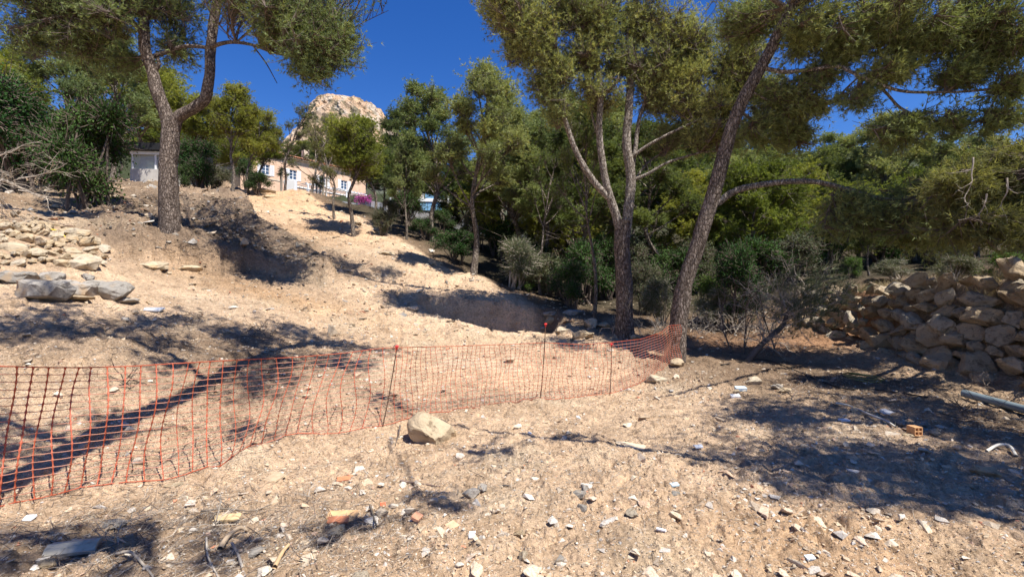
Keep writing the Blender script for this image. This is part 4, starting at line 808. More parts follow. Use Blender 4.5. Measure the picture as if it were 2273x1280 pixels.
# dead tangle with a leaning stem, right
g = Geo(); rd = np.random.default_rng(15)
t0 = P(1655, 815, 9.6); t0[2] = Hs(t0[0], t0[1]) - .05
stem = np.array([t0, P(1690, 765, 9.8), P(1735, 725, 10), P(1752, 690, 10.1), P(1790, 655, 10.3)])
shr = thing('shrub', 'leaning shrub with dark stem and tangle of grey twigs left of the boulder wall', 'shrub', tuple(t0))
me, c = limb_mesh('stem', stem - t0, .07, .03, M['darkwood'], 8); link('stem', me, shr)
for i in range(46):
    k = rd.integers(8, len(c)); dead_branch(g, c[k], (rd.uniform(-.8, 1.0), rd.uniform(-.5, .7), rd.uniform(-.15, .8)), rd.uniform(.5, 1.25), .012, rd, 2, 5, .28, .8)
link('twigs', g.mesh('twigs', M['deadwood']), shr)
g = Geo(); gl = Geo()
for i in range(420):
    k = rd.integers(len(c) // 2, len(c)); p = c[k] + rd.normal(size=3) * (.45, .3, .3) + (.3, 0, .2); needles(gl, p[None], unit(np.array([[.6, 0, .7]]) + rd.normal(size=(1, 3)) * .3), .30, .010, 9, rd, np.array([rd.uniform(.3, .9)]), .5)
link('foliage', gl.mesh('foliage', M['leaf_grey']), shr)
g = Geo()
t1 = P(1625, 792, 10.2); t1[2] = Hs(t1[0], t1[1])
sap = thing('sapling', 'thin bare sapling with dark side twigs in front of the grey tangle', 'sapling', tuple(t1))
for dx in (0, .25, .9):
    dead_branch(g, (dx, 0, -.05), (-.1 + dx * .1, 0, 1), 1.3, .022, rd, 2, 6, .12, .7)
link('stems', g.mesh('stems', M['darkwood']), sap)
g = Geo(); rd = np.random.default_rng(16); tt = P(1560, 745, 11.8); tt[2] = Hs(tt[0], tt[1])
for i in range(60):
    p = tt + (rd.uniform(-1.2, 2.2), rd.uniform(-.3, 1.2), .1); dead_branch(g, p, (rd.uniform(-1, 1), rd.uniform(-.4, .4), rd.uniform(.1, .9)), rd.uniform(.4, .9), .009, rd, 2, 4, .3, .8)
tag(link('dead_twigs', g.mesh('dead_twigs', M['deadwood'])), 'tangle of bare grey twigs along the foot of the scrub right of the leaning pine', 'twigs', kind='stuff')
# left dead branch heap
g = Geo(); rd = np.random.default_rng(18)
bp = P(-10, 400, 10.3)
for i in range(9):
    dead_branch(g, bp + rd.normal(size=3) * (.25, .3, .12), (1, rd.uniform(-.3, .3), rd.uniform(-.75, .25)), rd.uniform(.9, 1.5), .018, rd, 3, 4, .16, .9)
tag(link('dead_branch', g.mesh('dead_branch', M['deadwood'])), 'pale bare fallen branches sticking out above the dry-stone bank at the left', 'branch')
g = Geo()
for i in range(5):
    p = G(1330 + 30 * i, 742); dead_branch(g, p, (rd.uniform(-.5, .5), 0, 1), .5, .012, rd, 2, 3, .25, 1)
tag(link('dead_twigs', g.mesh('dead_twigs', M['deadwood'])), 'bare pale twigs standing beside the foot of the multi-stemmed pine', 'twigs')
# ================================================================ BUILDINGS
def box_mesh(name, mn, mx, mat, bev=0):
    bm = bmesh.new(); bmesh.ops.create_cube(bm, size=1)
    for v in bm.verts: v.co = Vector([mn[i] + (v.co[i] + .5) * (mx[i] - mn[i]) for i in range(3)])
    if bev: bmesh.ops.bevel(bm, geom=bm.edges, offset=bev, segments=1, affect='EDGES')
    me = bpy.data.meshes.new(name); bm.to_mesh(me); bm.free(); me.materials.append(mat); return me
def boxes(name, lst, mat):
    bm = bmesh.new()
    for mn, mx in lst:
        r = bmesh.ops.create_cube(bm, size=1)
        for v in r['verts']: v.co = Vector([mn[i] + (v.co[i] + .5) * (mx[i] - mn[i]) for i in range(3)])
    me = bpy.data.meshes.new(name); bm.to_mesh(me); bm.free(); me.materials.append(mat); return me
M['pink'] = plain('pink_render', (.68, .455, .31), .9, .12, 1.5, .01)
M['white'] = plain('white_render', (.80, .79, .76), .85, .05, 1.5, .003)
M['whitep'] = plain('white_paint', (.80, .80, .80), .5, .03, 4, 0)
M['tile'] = plain('roof_tile', (.42, .20, .11), .85, .3, 5, .01)
M['cream'] = plain('cream_render', (.60, .50, .38), .9, .1, 2, .01)
M['concrete'] = plain('pale_concrete', (.50, .47, .43), .9, .15, 3, .005)
M['glass'], _n, _b = mat_new('window_glass', .08, .6); _b.inputs['Base Color'].default_value = (.06, .10, .16, 1)
M['pool'], _n, _b = mat_new('blue_glass', .1, .6); _b.inputs['Base Color'].default_value = (.22, .42, .60, 1)
M['plastic'], _n, _b = mat_new('clear_plastic_sheet', .3, .6); _b.inputs['Base Color'].default_value = (.55, .58, .56, 1); _b.inputs['Alpha'].default_value = .55
M['black'] = plain('black_sheet', (.02, .02, .022), .6, .2, 5, 0)
M['iron'] = plain('grey_iron', (.35, .38, .42), .5, .1, 5, 0)
A_ = P(560, 335, 63.5); B_ = P(800, 369, 77)
ang = math.atan2(B_[1] - A_[1], B_[0] - A_[0]); zE = 20.3; zb = 14.0
hs_ = thing('house', 'pink two-storey house with white shutters and a terracotta roof behind the pines', 'house', (A_[0], A_[1], zb), ang)
# local x runs along the facade, -y is outwards
Lh = math.hypot(B_[0] - A_[0], B_[1] - A_[1]); Hh = zE - zb
def fx(px):  # facade x of a photograph column
    k = (px - 1136.5) / F; ux, uy = math.cos(ang), math.sin(ang); return (A_[0] - k * A_[1]) / (k * uy - ux)
wins = [(590, .55), (651, .55), (716, .55), (764, .55)]
xs = [-1.2]; segs = []
for px, hw in wins:
    c = fx(px); segs.append((c - hw, c + hw))
wl = []; prev = -1.5; z0w, z1w = 3.35, 4.75
for a, b in segs:
    wl.append(((prev, 0, 0), (a, .4, Hh))); wl.append(((a, 0, 0), (b, .4, z0w))); wl.append(((a, 0, z1w), (b, .4, Hh))); prev = b
wl.append(((prev, 0, 0), (Lh + 1, .4, Hh)))
link('wall', boxes('wall', wl, M['pink']), hs_)
link('wall', boxes('wall', [((-1.5, 8, 0), (Lh + 1, 8.4, Hh)), ((-1.5, .4, 0), (-1.1, 8, Hh)), ((Lh + .6, .4, 0), (Lh + 1, 8, Hh))], M['pink']), hs_)
link('cornice', box_mesh('cornice', (-1.8, -.35, Hh), (Lh + 1.3, .6, Hh + .14), M['cream']), hs_)
link('moulding', box_mesh('moulding', (-1.52, -.06, 2.75), (fx(640), 0, 2.9), M['cream']), hs_)
bm = bmesh.new()
for x in np.arange(-1.9, Lh + 1.4, .26):
    r = bmesh.ops.create_cone(bm, cap_ends=False, segments=8, radius1=.12, radius2=.12, depth=5.0)
    for v in r['verts']:
        y, z = v.co.z, v.co.y; v.co = Vector((x + v.co.x, y + 2.0, Hh + .2 + z + (y + 2.5) * .30))
me = bpy.data.meshes.new('roof'); bm.to_mesh(me); bm.free(); me.materials.append(M['tile']); link('roof', me, hs_)
for (a, b) in segs:
    w = link('window', boxes('window', [((a, .1, z0w), (b, .16, z0w + .07)), ((a, .1, z1w - .07), (b, .16, z1w)), ((a, .1, z0w + .07), (a + .07, .16, z1w - .07)), ((b - .07, .1, z0w + .07), (b, .16, z1w - .07)), (((a + b) / 2 - .05, .1, z0w + .07), ((a + b) / 2 + .05, .16, z1w - .07)),
        ((a + .07, .105, z0w + .5), ((a + b) / 2 - .05, .15, z0w + .55)), (((a + b) / 2 + .05, .105, z0w + .5), (b - .07, .15, z0w + .55)), ((a + .07, .105, z0w + .95), ((a + b) / 2 - .05, .15, z0w + 1.0)), (((a + b) / 2 + .05, .105, z0w + .95), (b - .07, .15, z0w + 1.0))], M['whitep']), hs_)
    link('pane', box_mesh('pane', (a + .07, .17, z0w + .07), (b - .07, .19, z1w - .07), M['glass']), w)
    for s in (0, 1):
        x0 = a - .58 if s == 0 else b + .02
        sh = [((x0, -.06, z0w - .05), (x0 + .06, -.01, z1w + .05)), ((x0 + .5, -.06, z0w - .05), (x0 + .56, -.01, z1w + .05))] + [((x0 + .06, -.05, z0w - .05 + k * .125), (x0 + .5, -.02, z0w + .04 + k * .125)) for k in range(12)]
        link('shutter', boxes('shutter', sh, M['whitep']), hs_)
    link('sill', box_mesh('sill', (a - .1, -.1, z0w - .10), (b + .1, .1, z0w), M['white']), hs_)
for px in (668, 700, 742, 790):
    x = fx(px); link('ground_floor_window', box_mesh('ground_floor_window', (x - .45, -.03, .9), (x + .45, .0, 2.0), M['glass']), hs_)
link('pergola_beam', boxes('pergola_beam', [((fx(655), -3, 2.35), (fx(790), -2.85, 2.5)), ((fx(655), -.1, 2.35), (fx(790), -.0, 2.5))] + [((x, -3.2, 2.5), (x + .08, 0, 2.6)) for x in np.arange(fx(655), fx(790), .6)], M['whitep']), hs_)
for px in (660, 700, 745, 788): x = fx(px); link('pergola_post', box_mesh('pergola_post', (x - .09, -3, -.5), (x + .09, -2.85, 2.35), M['whitep']), hs_)
link('chimney', box_mesh('chimney', (fx(700), 3.2, Hh + 1), (fx(700) + .8, 4, Hh + 3.0), M['cream']), hs_)
gp = P(645, 438, 55); gz = Hs(gp[0], gp[1])
o = link('gate_pillar', box_mesh('gate_pillar', (-.65, -.3, -.5), (.65, .3, 2.6), M['white'], .03), None, (gp[0], gp[1], gz)); tag(o, 'white rendered gate pillar below the pink house', 'pillar')
gt = thing('gate', 'pale blue metal gate right of the white pillar below the house', 'gate', (gp[0] + 2.0, gp[1] + 1, Hs(gp[0] + 2, gp[1] + 1)))
link('gate_frame', boxes('gate_frame', [((-.6, 0, 0), (-.5, .1, 2.0)), ((1.4, 0, 0), (1.5, .1, 2.0)), ((-.5, 0, 0), (1.4, .1, .1)), ((-.5, 0, 1.9), (1.4, .1, 2.0))], M['iron']), gt)
for k in range(11): link('bar', box_mesh('bar', (-.42 + k * .165, .03, .1), (-.38 + k * .165, .07, 1.9), M['iron']) if k == 0 else bpy.data.meshes['bar'], gt, (k * .165, 0, 0) if k else None)
# boundary walls
def wall_run(name, pts, h, th, mat, label, cat='wall'):
    for i in range(len(pts) - 1):
        pass
    bm = bmesh.new(); top, bot = [], []
    P3 = [np.array(p) for p in pts]; n = len(P3); vs = []
    for i, p in enumerate(P3):
        t = P3[min(i + 1, n - 1)] - P3[max(i - 1, 0)]; nn = np.array([-t[1], t[0], 0]); nn = nn / np.linalg.norm(nn) * th / 2
        vs.append([bm.verts.new(tuple(p + s * nn + (0, 0, z))) for s, z in ((-1, -h), (1, -h), (1, 0), (-1, 0))])
    for i in range(n - 1):
        for k in range(4): bm.faces.new((vs[i][k], vs[i][(k + 1) % 4], vs[i + 1][(k + 1) % 4], vs[i + 1][k]))
    bm.faces.new(vs[0]); bm.faces.new(vs[-1][::-1]); bmesh.ops.recalc_face_normals(bm, faces=bm.faces)
    me = bpy.data.meshes.new(name); bm.to_mesh(me); bm.free(); me.materials.append(mat); return tag(link(name, me), label, cat)
wall_run('boundary_wall', [P(655, 432, 58), P(720, 440, 56), P(792, 452, 54), P(826, 446, 52), P(860, 452, 51)], 3.2, .3, M['white'], 'white garden wall stepping down right of the house below the magenta flowers')
wall_run('boundary_wall', [P(862, 455, 47), P(900, 465, 46), P(960, 475, 45)], 2.5, .3, M['concrete'], 'shaded grey wall behind the speckled pine trunk')
wall_run('boundary_wall', [P(985, 482, 40), P(1060, 488, 38), P(1110, 495, 36.5), P(1190, 512, 35)], 1.3, .3, M['white'], 'long white boundary wall glimpsed between the forest trunks')
bushp = P(806, 447, 51.2)
def flower(label):
    rng = np.random.default_rng(44); root = thing('flowering_bush', label, 'bush', (bushp[0], bushp[1], bushp[2] - .6)); root.scale = (.6, .6, .6); g = Geo(); gw = Geo()
    p = rng.normal(size=(900, 3)) * (.8, .5, .45) + (0, 0, 1.4); leaves(g, p, .2, .16, rng, np.full(900, .5)); S = np.zeros((12, 3)); E = rng.normal(size=(12, 3)) * (.7, .4, .3) + (0, 0, 1.3); v, f = tubes(bez(S, E * .5, E, 5), np.full((12, 5), .03), 4); gw.add(v, f)
    link('stems', gw.mesh('stems', M['darkwood']), root); link('blossom', g.mesh('blossom', plain('magenta_blossom', (.38, .04, .24), .7, .5, 3, 0)), root)
flower('magenta bougainvillea spilling over the white garden wall')
# modern pool house
mp = P(880, 470, 58); mo = thing('pool_house', 'white flat-roofed pool house with blue glass balcony seen between pine trunks', 'building', (mp[0], mp[1], P(930, 480, 58)[2]), .15)
link('roof', box_mesh('roof', (.3, -2, 3.0), (3.2, 4, 3.5), M['white'], .03), mo); link('terrace_slab', box_mesh('terrace_slab', (-.5, -3, 1.35), (6.4, 4, 1.75), M['white'], .03), mo)
link('plinth', box_mesh('plinth', (0, -1, -3), (6.2, 4, 1.35), M['concrete']), mo); link('upper_wall', box_mesh('upper_wall', (.6, 1, 1.75), (3.0, 3.8, 3.0), M['cream']), mo)
for x in (3.0, 3.9, 4.8): link('glass_panel', box_mesh('glass_panel', (x, -2.9, .35), (x + .85, -2.85, 1.35) if x < 3 else (x + .85, -2.85, 1.3), M['pool']), mo)
link('glass_rail', box_mesh('glass_rail', (3.6, -2.95, 1.75), (6.1, -2.9, 2.4), M['pool']), mo)
for x in (.7, 5.9): link('column', box_mesh('column', (x, -2.8, -3), (x + .3, -2.5, 1.35), M['cream']), mo)
link('step_slab', box_mesh('step_slab', (4.2, -3.2, -.5), (7.4, -2, -.1), M['white'], .02), mo)
# shed left of the forked pine
sp = P(330, 428, 27); sd = thing('shed', 'small shed with clear sheeting, black roof and pale base wall left of the forked trunk', 'shed', (sp[0], sp[1], Hs(sp[0], sp[1])), .1)
zt = EYE + (640 - 320) / F * 27 - sd.location.z
link('base_wall', box_mesh('base_wall', (-1.0, 0, -.5), (1.6, .2, zt * .33), M['concrete']), sd)
link('roof', box_mesh('roof', (-1.4, -.3, zt * .82), (2.2, 2.6, zt), M['black']), sd)
for x in (-.95, .3, 1.5): link('post', box_mesh('post', (x, .03, zt * .33), (x + .09, .12, zt * .82), M['whitep']), sd)
link('top_rail', box_mesh('top_rail', (-1.0, -.02, zt * .72), (1.6, .02, zt * .80), M['whitep']), sd)
link('sheeting', box_mesh('sheeting', (-.9, .13, zt * .33), (1.55, .15, zt * .8), M['plastic']), sd)
link('back_wall', box_mesh('back_wall', (-1, 2.2, -.5), (1.6, 2.4, zt * .8), M['cream']), sd)
# agaves / yuccas before the house
def yucca(px, py, d, hh, label):
    p = P(px, py, d); rng = np.random.default_rng(int(px)); root = thing('yucca', label, 'plant', (p[0], p[1], Hs(p[0], p[1])), 0, 'yuccas in the garden below the house'); g = Geo(); gn = Geo()
    for k in range(3):
        e = np.array([rng.uniform(-.6, .6), rng.uniform(-.3, .3), hh * rng.uniform(.7, 1)]); v, f = tubes(bez(np.zeros((1, 3)), np.array([[e[0] * .8, 0, e[2] * .3]]), e[None], 6), np.full((1, 6), .08), 5); g.add(v, f)
        needles(gn, np.repeat(e[None], 6, 0), unit(rng.normal(size=(6, 3)) + (0, 0, .4)), .6, .09, 12, rng, np.full(6, .5), 1.2)
    link('stem', g.mesh('stem', M['deadwood']), root); link('leaf_rosette', gn.mesh('leaf_rosette', M['leaf_grey']), root)
yucca(625, 432, 50, 4.2, 'tall yucca left of the white gate pillar'); yucca(718, 442, 47, 4.0, 'tall yucca in front of the third shuttered window'); yucca(705, 448, 46, 2.4, 'short yucca beside the tall one below the third window')

# ================================================================ BOULDER WALL
BO = [angular('rock', 100 + i, .85, 'wallrock', random.Random(i).uniform(1.05, 1.35)) for i in range(16)]
bw = thing('boulder_wall', 'dry boulder retaining wall of warm limestone at the right', 'wall', (wall_x(9), 9, 0)); rr = random.Random(3)
bx0, by0 = bw.location[0], 9
cnt = 0
for course in range(10):
    y = 3.6 + rr.uniform(0, .4)
    while y < 12.9:
        x = wall_x(y) ; zb_ = Hs(x - .35, y); hgt = wall_top(y) - zb_ + .22; z = zb_ + .04 + course * .25
        w = rr.choice((.26, .34, .42, .5, .56)) * rr.uniform(.9, 1.1) * (1.05 if y < 8.5 else .95) * (1.1 if course < 3 else 1)
        if z < zb_ + hgt - .12:
            o = link('rock', BO[rr.randrange(14)], bw, (x + .10 + course * .10 + rr.uniform(-.07, .07) - bx0, y + w * .5 - by0, z + rr.uniform(-.05, .05) + w * .08), (rr.uniform(-.6, .6), rr.uniform(-.6, .6), math.pi / 2 + rr.uniform(-.5, .5)), (w * 1.0, w * rr.uniform(.8, 1.0), w * rr.uniform(.75, 1.05))); cnt += 1
        y += w * .94
print('wall rocks', cnt)

# ================================================================ LEFT DRY-STONE BANK
db = thing('dry_stone_bank', 'sunlit bank of stacked pale fieldstones at the left edge', 'stone bank', tuple(G(60, 560))); o0 = np.array(db.location)
FS = [angular('stone', 200 + i, .62, 'fieldstone', 1.3) for i in range(9)]
yy = 488
while yy < 600:
    sz = np.interp(yy, [488, 600], [17, 36]); xx = -40 + rr.uniform(0, 20)
    xmax = np.interp(yy, [488, 520, 600], [45, 190, 235])
    while xx < xmax:
        s = sz * rr.choice((.6, .8, 1, 1.3, 1.8)) * rr.uniform(.85, 1.15); p = G(xx + s / 2, yy + rr.uniform(-9, 9)); m = s / F * p[1]
        link('stone', FS[rr.randrange(9)], db, tuple(p - o0 + (0, 0, .04)), (rr.uniform(-.1, .8), rr.uniform(-.4, .4), rr.uniform(-1, 1)), (m * 1.0, m * rr.uniform(.7, 1), m * rr.uniform(.7, 1.1))); xx += s * .92
    yy += sz * .42

# ================================================================ NAMED BOULDERS AND ROCKS
BG = [angular('boulder', 300 + i, .68, 'grey', 1.25, 16) for i in range(5)]
BP = [angular('boulder', 320 + i, .68, 'fieldstone', 1.2, 15) for i in range(5)]
def rock(px, py, wpx, label, kind='p', hk=1.0, rz=0.0, name='boulder', sink=.15, cat='boulder', tilt=0, i=0, group=None):
    p = G(px, py); m = wpx / F * p[1] * .85; ms = (BP if kind == 'p' else BG)[i % 5]
    o = link(name, ms, None, (p[0], p[1] + m * .3, p[2] + m * hk * (.30 - sink)), (tilt, 0, rz), (m, m * .85, m * hk)); tag(o, label, cat, group); return o
rock(60, 662, 135, 'long grey boulder at the left edge, largest of the row above the shaded mound', 'g', 1.0, .1, i=0)
rock(228, 664, 105, 'rounded grey boulder at the right end of the row above the shaded mound', 'g', 1.1, 2.9, i=1)
rock(165, 655, 75, 'leaning grey boulder beside the rounded one in the left row', 'g', 1.1, 1.2, i=2)
rock(130, 640, 60, 'small grey boulder wedged between the big ones in the left row', 'g', .9, .2, i=3)
rock(185, 620, 40, 'dark brown lump on top of the left boulder row', 'g', .9, 2, i=4)
rock(140, 665, 90, 'flat pale slab at the foot of the left boulder row', 'p', .3, .3, i=4)
rock(15, 628, 90, 'grey boulder cut by the left edge above the long one', 'g', .9, 1.2, i=2)
rock(100, 625, 80, 'grey-brown boulder behind the long one in the left row', 'g', .8, 2.0, i=3)
rock(200, 640, 60, 'dappled squat boulder between the leaning and the rounded one', 'g', .9, .8, i=1)
rock(262, 672, 60, 'low grey stone trailing right of the left boulder row', 'g', .6, .3, i=4)
rock(325, 595, 75, 'pale squared boulder at the foot of the shaded bank', 'p', .7, .3, i=1)
rock(415, 600, 60, 'pale rounded boulder right of the squared one under the bank', 'p', .6, 1.3, i=2)
rock(1462, 852, 62, 'flat-topped boulder in front of the leaning pine', 'p', .8, .2, i=0)
rock(1508, 815, 50, 'grey-tan boulder against the foot of the leaning pine', 'p', 1.1, 1.0, i=3)
rock(1680, 855, 46, 'rounded pale boulder alone at the edge of the right-hand shade', 'p', 1.1, .4, i=2)
rock(1902, 914, 26, 'small brown rounded rock beside the white pipe', 'p', 1.2, .4, 'rock', cat='rock', i=1)
rock(1290, 752, 70, 'white-topped boulder on the rim right of the pit', 'p', .7, .2, i=4)
rock(1250, 738, 50, 'grey-tan boulder at the right end of the pit rim', 'p', .9, 1.2, i=1)
rock(1312, 728, 55, 'angular boulder above the white-topped one', 'p', 1.1, 2.2, i=0)
rock(1345, 728, 48, 'pale flat boulder left of the multi-stemmed trunk', 'p', .8, .7, i=3)
rock(1228, 720, 45, 'upright stone slab leaning at the pit corner', 'p', 1.2, .7, i=2)
rock(1210, 738, 34, 'dark cornered boulder just inside the pit', 'g', 1.0, .7, i=1)
rock(1275, 700, 60, 'sloping shaded boulder behind the pit', 'g', .6, .3, i=2)
rock(1225, 702, 60, 'flat shaded boulder above the pit corner', 'g', .5, 1.0, i=0)
rock(1412, 752, 32, 'small white stone at the right of the multi-stemmed trunk', 'p', .8, 1.0, 'rock', cat='rock', i=0)
rock(1375, 750, 30, 'small pale stone at the left foot of the multi-stemmed trunk', 'p', .8, 2.0, 'rock', cat='rock', i=1)
rock(790, 498, 30, 'broken pale rock on the upper cleared slope', 'p', .6, .5, 'rock', cat='rock', i=2)
rock(860, 566, 70, 'overhanging ledge rock low on the cleared slope', 'p', .4, .1, 'rock', cat='rock', i=3)
rock(575, 428, 60, 'rounded pale boulder on the crest left of the house', 'p', .6, .1, i=4)
rock(595, 440, 36, 'smaller boulder just below the crest boulder', 'p', .6, 1.1, i=2)
# main foreground boulder: a wedge sunk into the earth
def main_boulder():
    me = boulder('boulder', 418, 4, .85, 'fieldstone', 8, .035, 1.15); p = G(948, 985)
    o = link('boulder', me, None, (p[0] + .03, p[1] + .24, p[2] + .07), (math.radians(-20), math.radians(10), -.6), (.58, .56, .50)); tag(o, 'large wedge-shaped pale boulder under the loose edge of the orange net', 'boulder')
main_boulder()
rock(1045, 1105, 46, 'grey angular rock in the sunlit rubble, left of a pair', 'g', 1.0, .3, 'rock', cat='rock', i=1)
rock(1070, 1092, 38, 'grey triangular rock, right of a pair in the sunlit rubble', 'g', .9, 1.9, 'rock', cat='rock', i=2)
rock(1285, 1108, 42, 'reddish brown rock in the small shaded pile', 'g', .9, .4, 'rock', cat='rock', i=3)
rock(1298, 1092, 30, 'dark upright rock at the back of the small shaded pile', 'g', 1.4, 1.2, 'rock', cat='rock', i=4)
rock(1294, 1135, 32, 'pale grey rounded rock in front of the small shaded pile', 'g', 1.0, 2.2, 'rock', cat='rock', i=0)
rock(745, 1190, 50, 'white lumpy rock near the bottom, left of centre', 'p', .9, .6, 'rock', cat='rock', i=1)
rock(1408, 1150, 50, 'cream knobbly rock in the lower sunlit rubble', 'p', .9, .6, 'rock', cat='rock', i=3)
rock(1155, 1192, 34, 'squarish ochre rock above the rubble ridge at the bottom', 'p', .9, .2, 'rock', cat='rock', i=2)
rock(1160, 1245, 40, 'broken white rock at the bottom centre', 'p', 1.0, 1.2, 'rock', cat='rock', i=4)
rock(1242, 1252, 36, 'blue-grey rock at the bottom centre', 'g', 1.0, 1.2, 'rock', cat='rock', i=0)
rock(235, 1178, 60, 'half-buried stone with a grey face left of the net shadow', 'g', .7, .2, 'rock', cat='rock', i=4)
rock(90, 1262, 56, 'smooth oval pale stone below the broken grey tile', 'p', .6, .3, 'rock', cat='rock', i=0)
rock(378, 1082, 46, 'flat pink-tan stone just in front of the net', 'p', .25, .2, 'rock', cat='rock', i=1, sink=.05)
rock(555, 1240, 56, 'flat greenish white rock at the bottom left', 'g', .4, .8, 'rock', cat='rock', i=2, sink=.05)
rock(2208, 1060, 66, 'pale lumpy rock near the right edge', 'p', .8, -.4, 'rock', cat='rock', i=2)
rock(2165, 1085, 44, 'flat pale rock below the lumpy one near the right edge', 'p', .5, -.4, 'rock', cat='rock', i=3)
rock(2245, 1100, 40, 'grey rock touching the right edge', 'g', .8, -.4, 'rock', cat='rock', i=3)
rock(2060, 950, 42, 'grey rock behind the hollow brick', 'g', .9, .4, 'rock', cat='rock', i=1)
rock(2085, 965, 34, 'pale rock right of the hollow brick', 'p', .9, .4, 'rock', cat='rock', i=1)
rock(2005, 945, 30, 'angular grey rock left of the hollow brick', 'g', .9, 1.4, 'rock', cat='rock', i=2)
rock(2025, 972, 34, 'white flat chip in front of the hollow brick', 'p', .4, 1.4, 'rock', cat='rock', i=4, sink=.05)
rock(1500, 1100, 30, 'bluish flat stone right of the sunlit centre', 'g', .5, .4, 'rock', cat='rock', i=4)
rock(1750, 870, 40, 'white broken stone in the shade right of the rounded boulder', 'p', .6, .9, 'rock', cat='rock', i=0)
rock(1730, 862, 34, 'grey stone beside the rounded boulder in the shade', 'g', .7, .1, 'rock', cat='rock', i=1)
rock(1640, 872, 28, 'small rock above the blue-white scrap', 'p', .7, .1, 'rock', cat='rock', i=3)
rock(800, 1290, 50, 'ochre stone at the bottom edge left of centre', 'p', .8, .1, 'rock', cat='rock', i=2)

# ================================================================ NET
M['net'], n_, b_ = mat_new('orange_plastic', .45, .4); b_.inputs['Base Color'].default_value = (.66, .19, .10, 1)
tl = N(n_, 'ShaderNodeBsdfTranslucent'); tl.inputs[0].default_value = (.85, .27, .13, 1); mx = N(n_, 'ShaderNodeMixShader', Fac=.45); n_.links.new(b_.outputs[0], mx.inputs[1]); n_.links.new(tl.outputs[0], mx.inputs[2]); n_.links.new(mx.outputs[0], n_.nodes['Material Output'].inputs[0])
M['netpale'], n_, b_ = mat_new('sun_bleached_net', .5, .3); b_.inputs['Base Color'].default_value = (.80, .47, .34, 1)
tl = N(n_, 'ShaderNodeBsdfTranslucent'); tl.inputs[0].default_value = (.90, .56, .42, 1); mx = N(n_, 'ShaderNodeMixShader', Fac=.5); n_.links.new(b_.outputs[0], mx.inputs[1]); n_.links.new(tl.outputs[0], mx.inputs[2]); n_.links.new(mx.outputs[0], n_.nodes['Material Output'].inputs[0])
NK = [(-90, 812, 1150, 3.15), (0, 812, 1131, 3.35), (100, 815, 1108, 3.6), (200, 815, 1086, 3.85), (300, 812, 1070, 4.0), (380, 806, 1064, 4.1), (500, 800, 1034, 4.5), (625, 794, 992, 5.15), (740, 785, 966, 5.65), (858, 772, 948, 5.95), (880, 771, 938, 6.0), (1000, 768, 916, 6.5), (1120, 764, 900, 6.9), (1210, 760, 888, 7.15), (1290, 764, 880, 7.5), (1355, 760, 872, 7.9), (1420, 752, 850, 8.6), (1470, 738, 822, 9.15), (1488, 722, 800, 9.25), (1512, 720, 796, 9.2)]
NKA = np.array(NK, float)
def net_pt(px, v):
    d = np.interp(px, NKA[:, 0], NKA[:, 3]); ty = np.interp(px, NKA[:, 0], NKA[:, 1]); by = np.interp(px, NKA[:, 0], NKA[:, 2])
    left = 1 - sstep(820, 900, px)
    py = ty + (by - ty) * v; py = py - 7 * np.sin(v * 3.14) * sstep(900, 1000, px) * np.sin((px - 880) / 330 * 3.14)
    shift = -26 * v * left * (1 + .4 * np.sin(px * .011)) + 7 * np.sin(v * 5 + px * .02) * left + 3 * np.sin(v * 8 + px * .05)
    bulge = .07 * np.sin(v * 4.2 + px * .012) + .04 * np.sin(px * .045 + v * 3)
    dd = d + bulge * np.sin(np.clip(v, 0, 1) * 3.14) - .12 * v * left * (v > 0)
    q = P(px + shift, py, dd)
    return np.array([q[0], q[1], max(q[2], Hs(q[0], q[1]) + .012) if v > .75 else q[2]])
xs_ = []; x = -88.0
while x < 1512:
    xs_.append(x); x += np.interp(x, [-90, 0, 400, 850, 880, 1100, 1300, 1400, 1512], [41, 38, 31, 25, 11.5, 10.5, 9.5, 8, 4.5])
NV = 19
GR = np.array([[net_pt(x, v) for v in np.linspace(0, 1, NV)] for x in xs_])   # [col,row,3]
net = thing('safety_net', 'orange plastic safety net strung across the foreground from stake to stake', 'net', tuple(GR[0, -1])); o0 = GR[0, -1]
def ribbon(pts, wid, nrm, thick=.0015):
    pts = np.asarray(pts); t = np.gradient(pts, axis=0); t = unit(t); s = unit(np.cross(t, nrm)) * np.asarray(wid)[:, None] * .5; nn = unit(np.cross(s, t)) * thick
    v = np.stack([pts - s - nn, pts + s - nn, pts + s + nn, pts - s + nn], 1); k = len(pts)
    b = np.arange(k - 1)[:, None] * 4; q = np.arange(4)[None]; q2 = (q + 1) % 4
    return v.reshape(-1, 3), np.stack([b + q, b + q2, b + 4 + q2, b + 4 + q], -1).reshape(-1, 4)
for i in range(len(xs_)):
    c = GR[i]; nrm = unit(np.cross(GR[min(i + 1, len(xs_) - 1), 5] - GR[max(i - 1, 0), 5], (0, 0, 1)))
    big = np.interp(xs_[i], [0, 850, 900, 1500], [1, .8, .55, .5])
    k = (NV - 1) * 4 + 1; t = np.linspace(0, NV - 1, k); ii = np.minimum(t.astype(int), NV - 2); fr = (t - ii)[:, None]; pts = c[ii] * (1 - fr) + c[ii + 1] * fr
    w = (.0068 + .013 * np.abs(np.cos(t * math.pi)) ** 5) * big; w[0] = w[-1] = .02 * big; w[:2] *= 1.3
    v, f = ribbon(pts - o0, w, nrm, .0012); link('vertical_strand', fast_mesh('vertical_strand', v, f, M['net'], None, True), net)
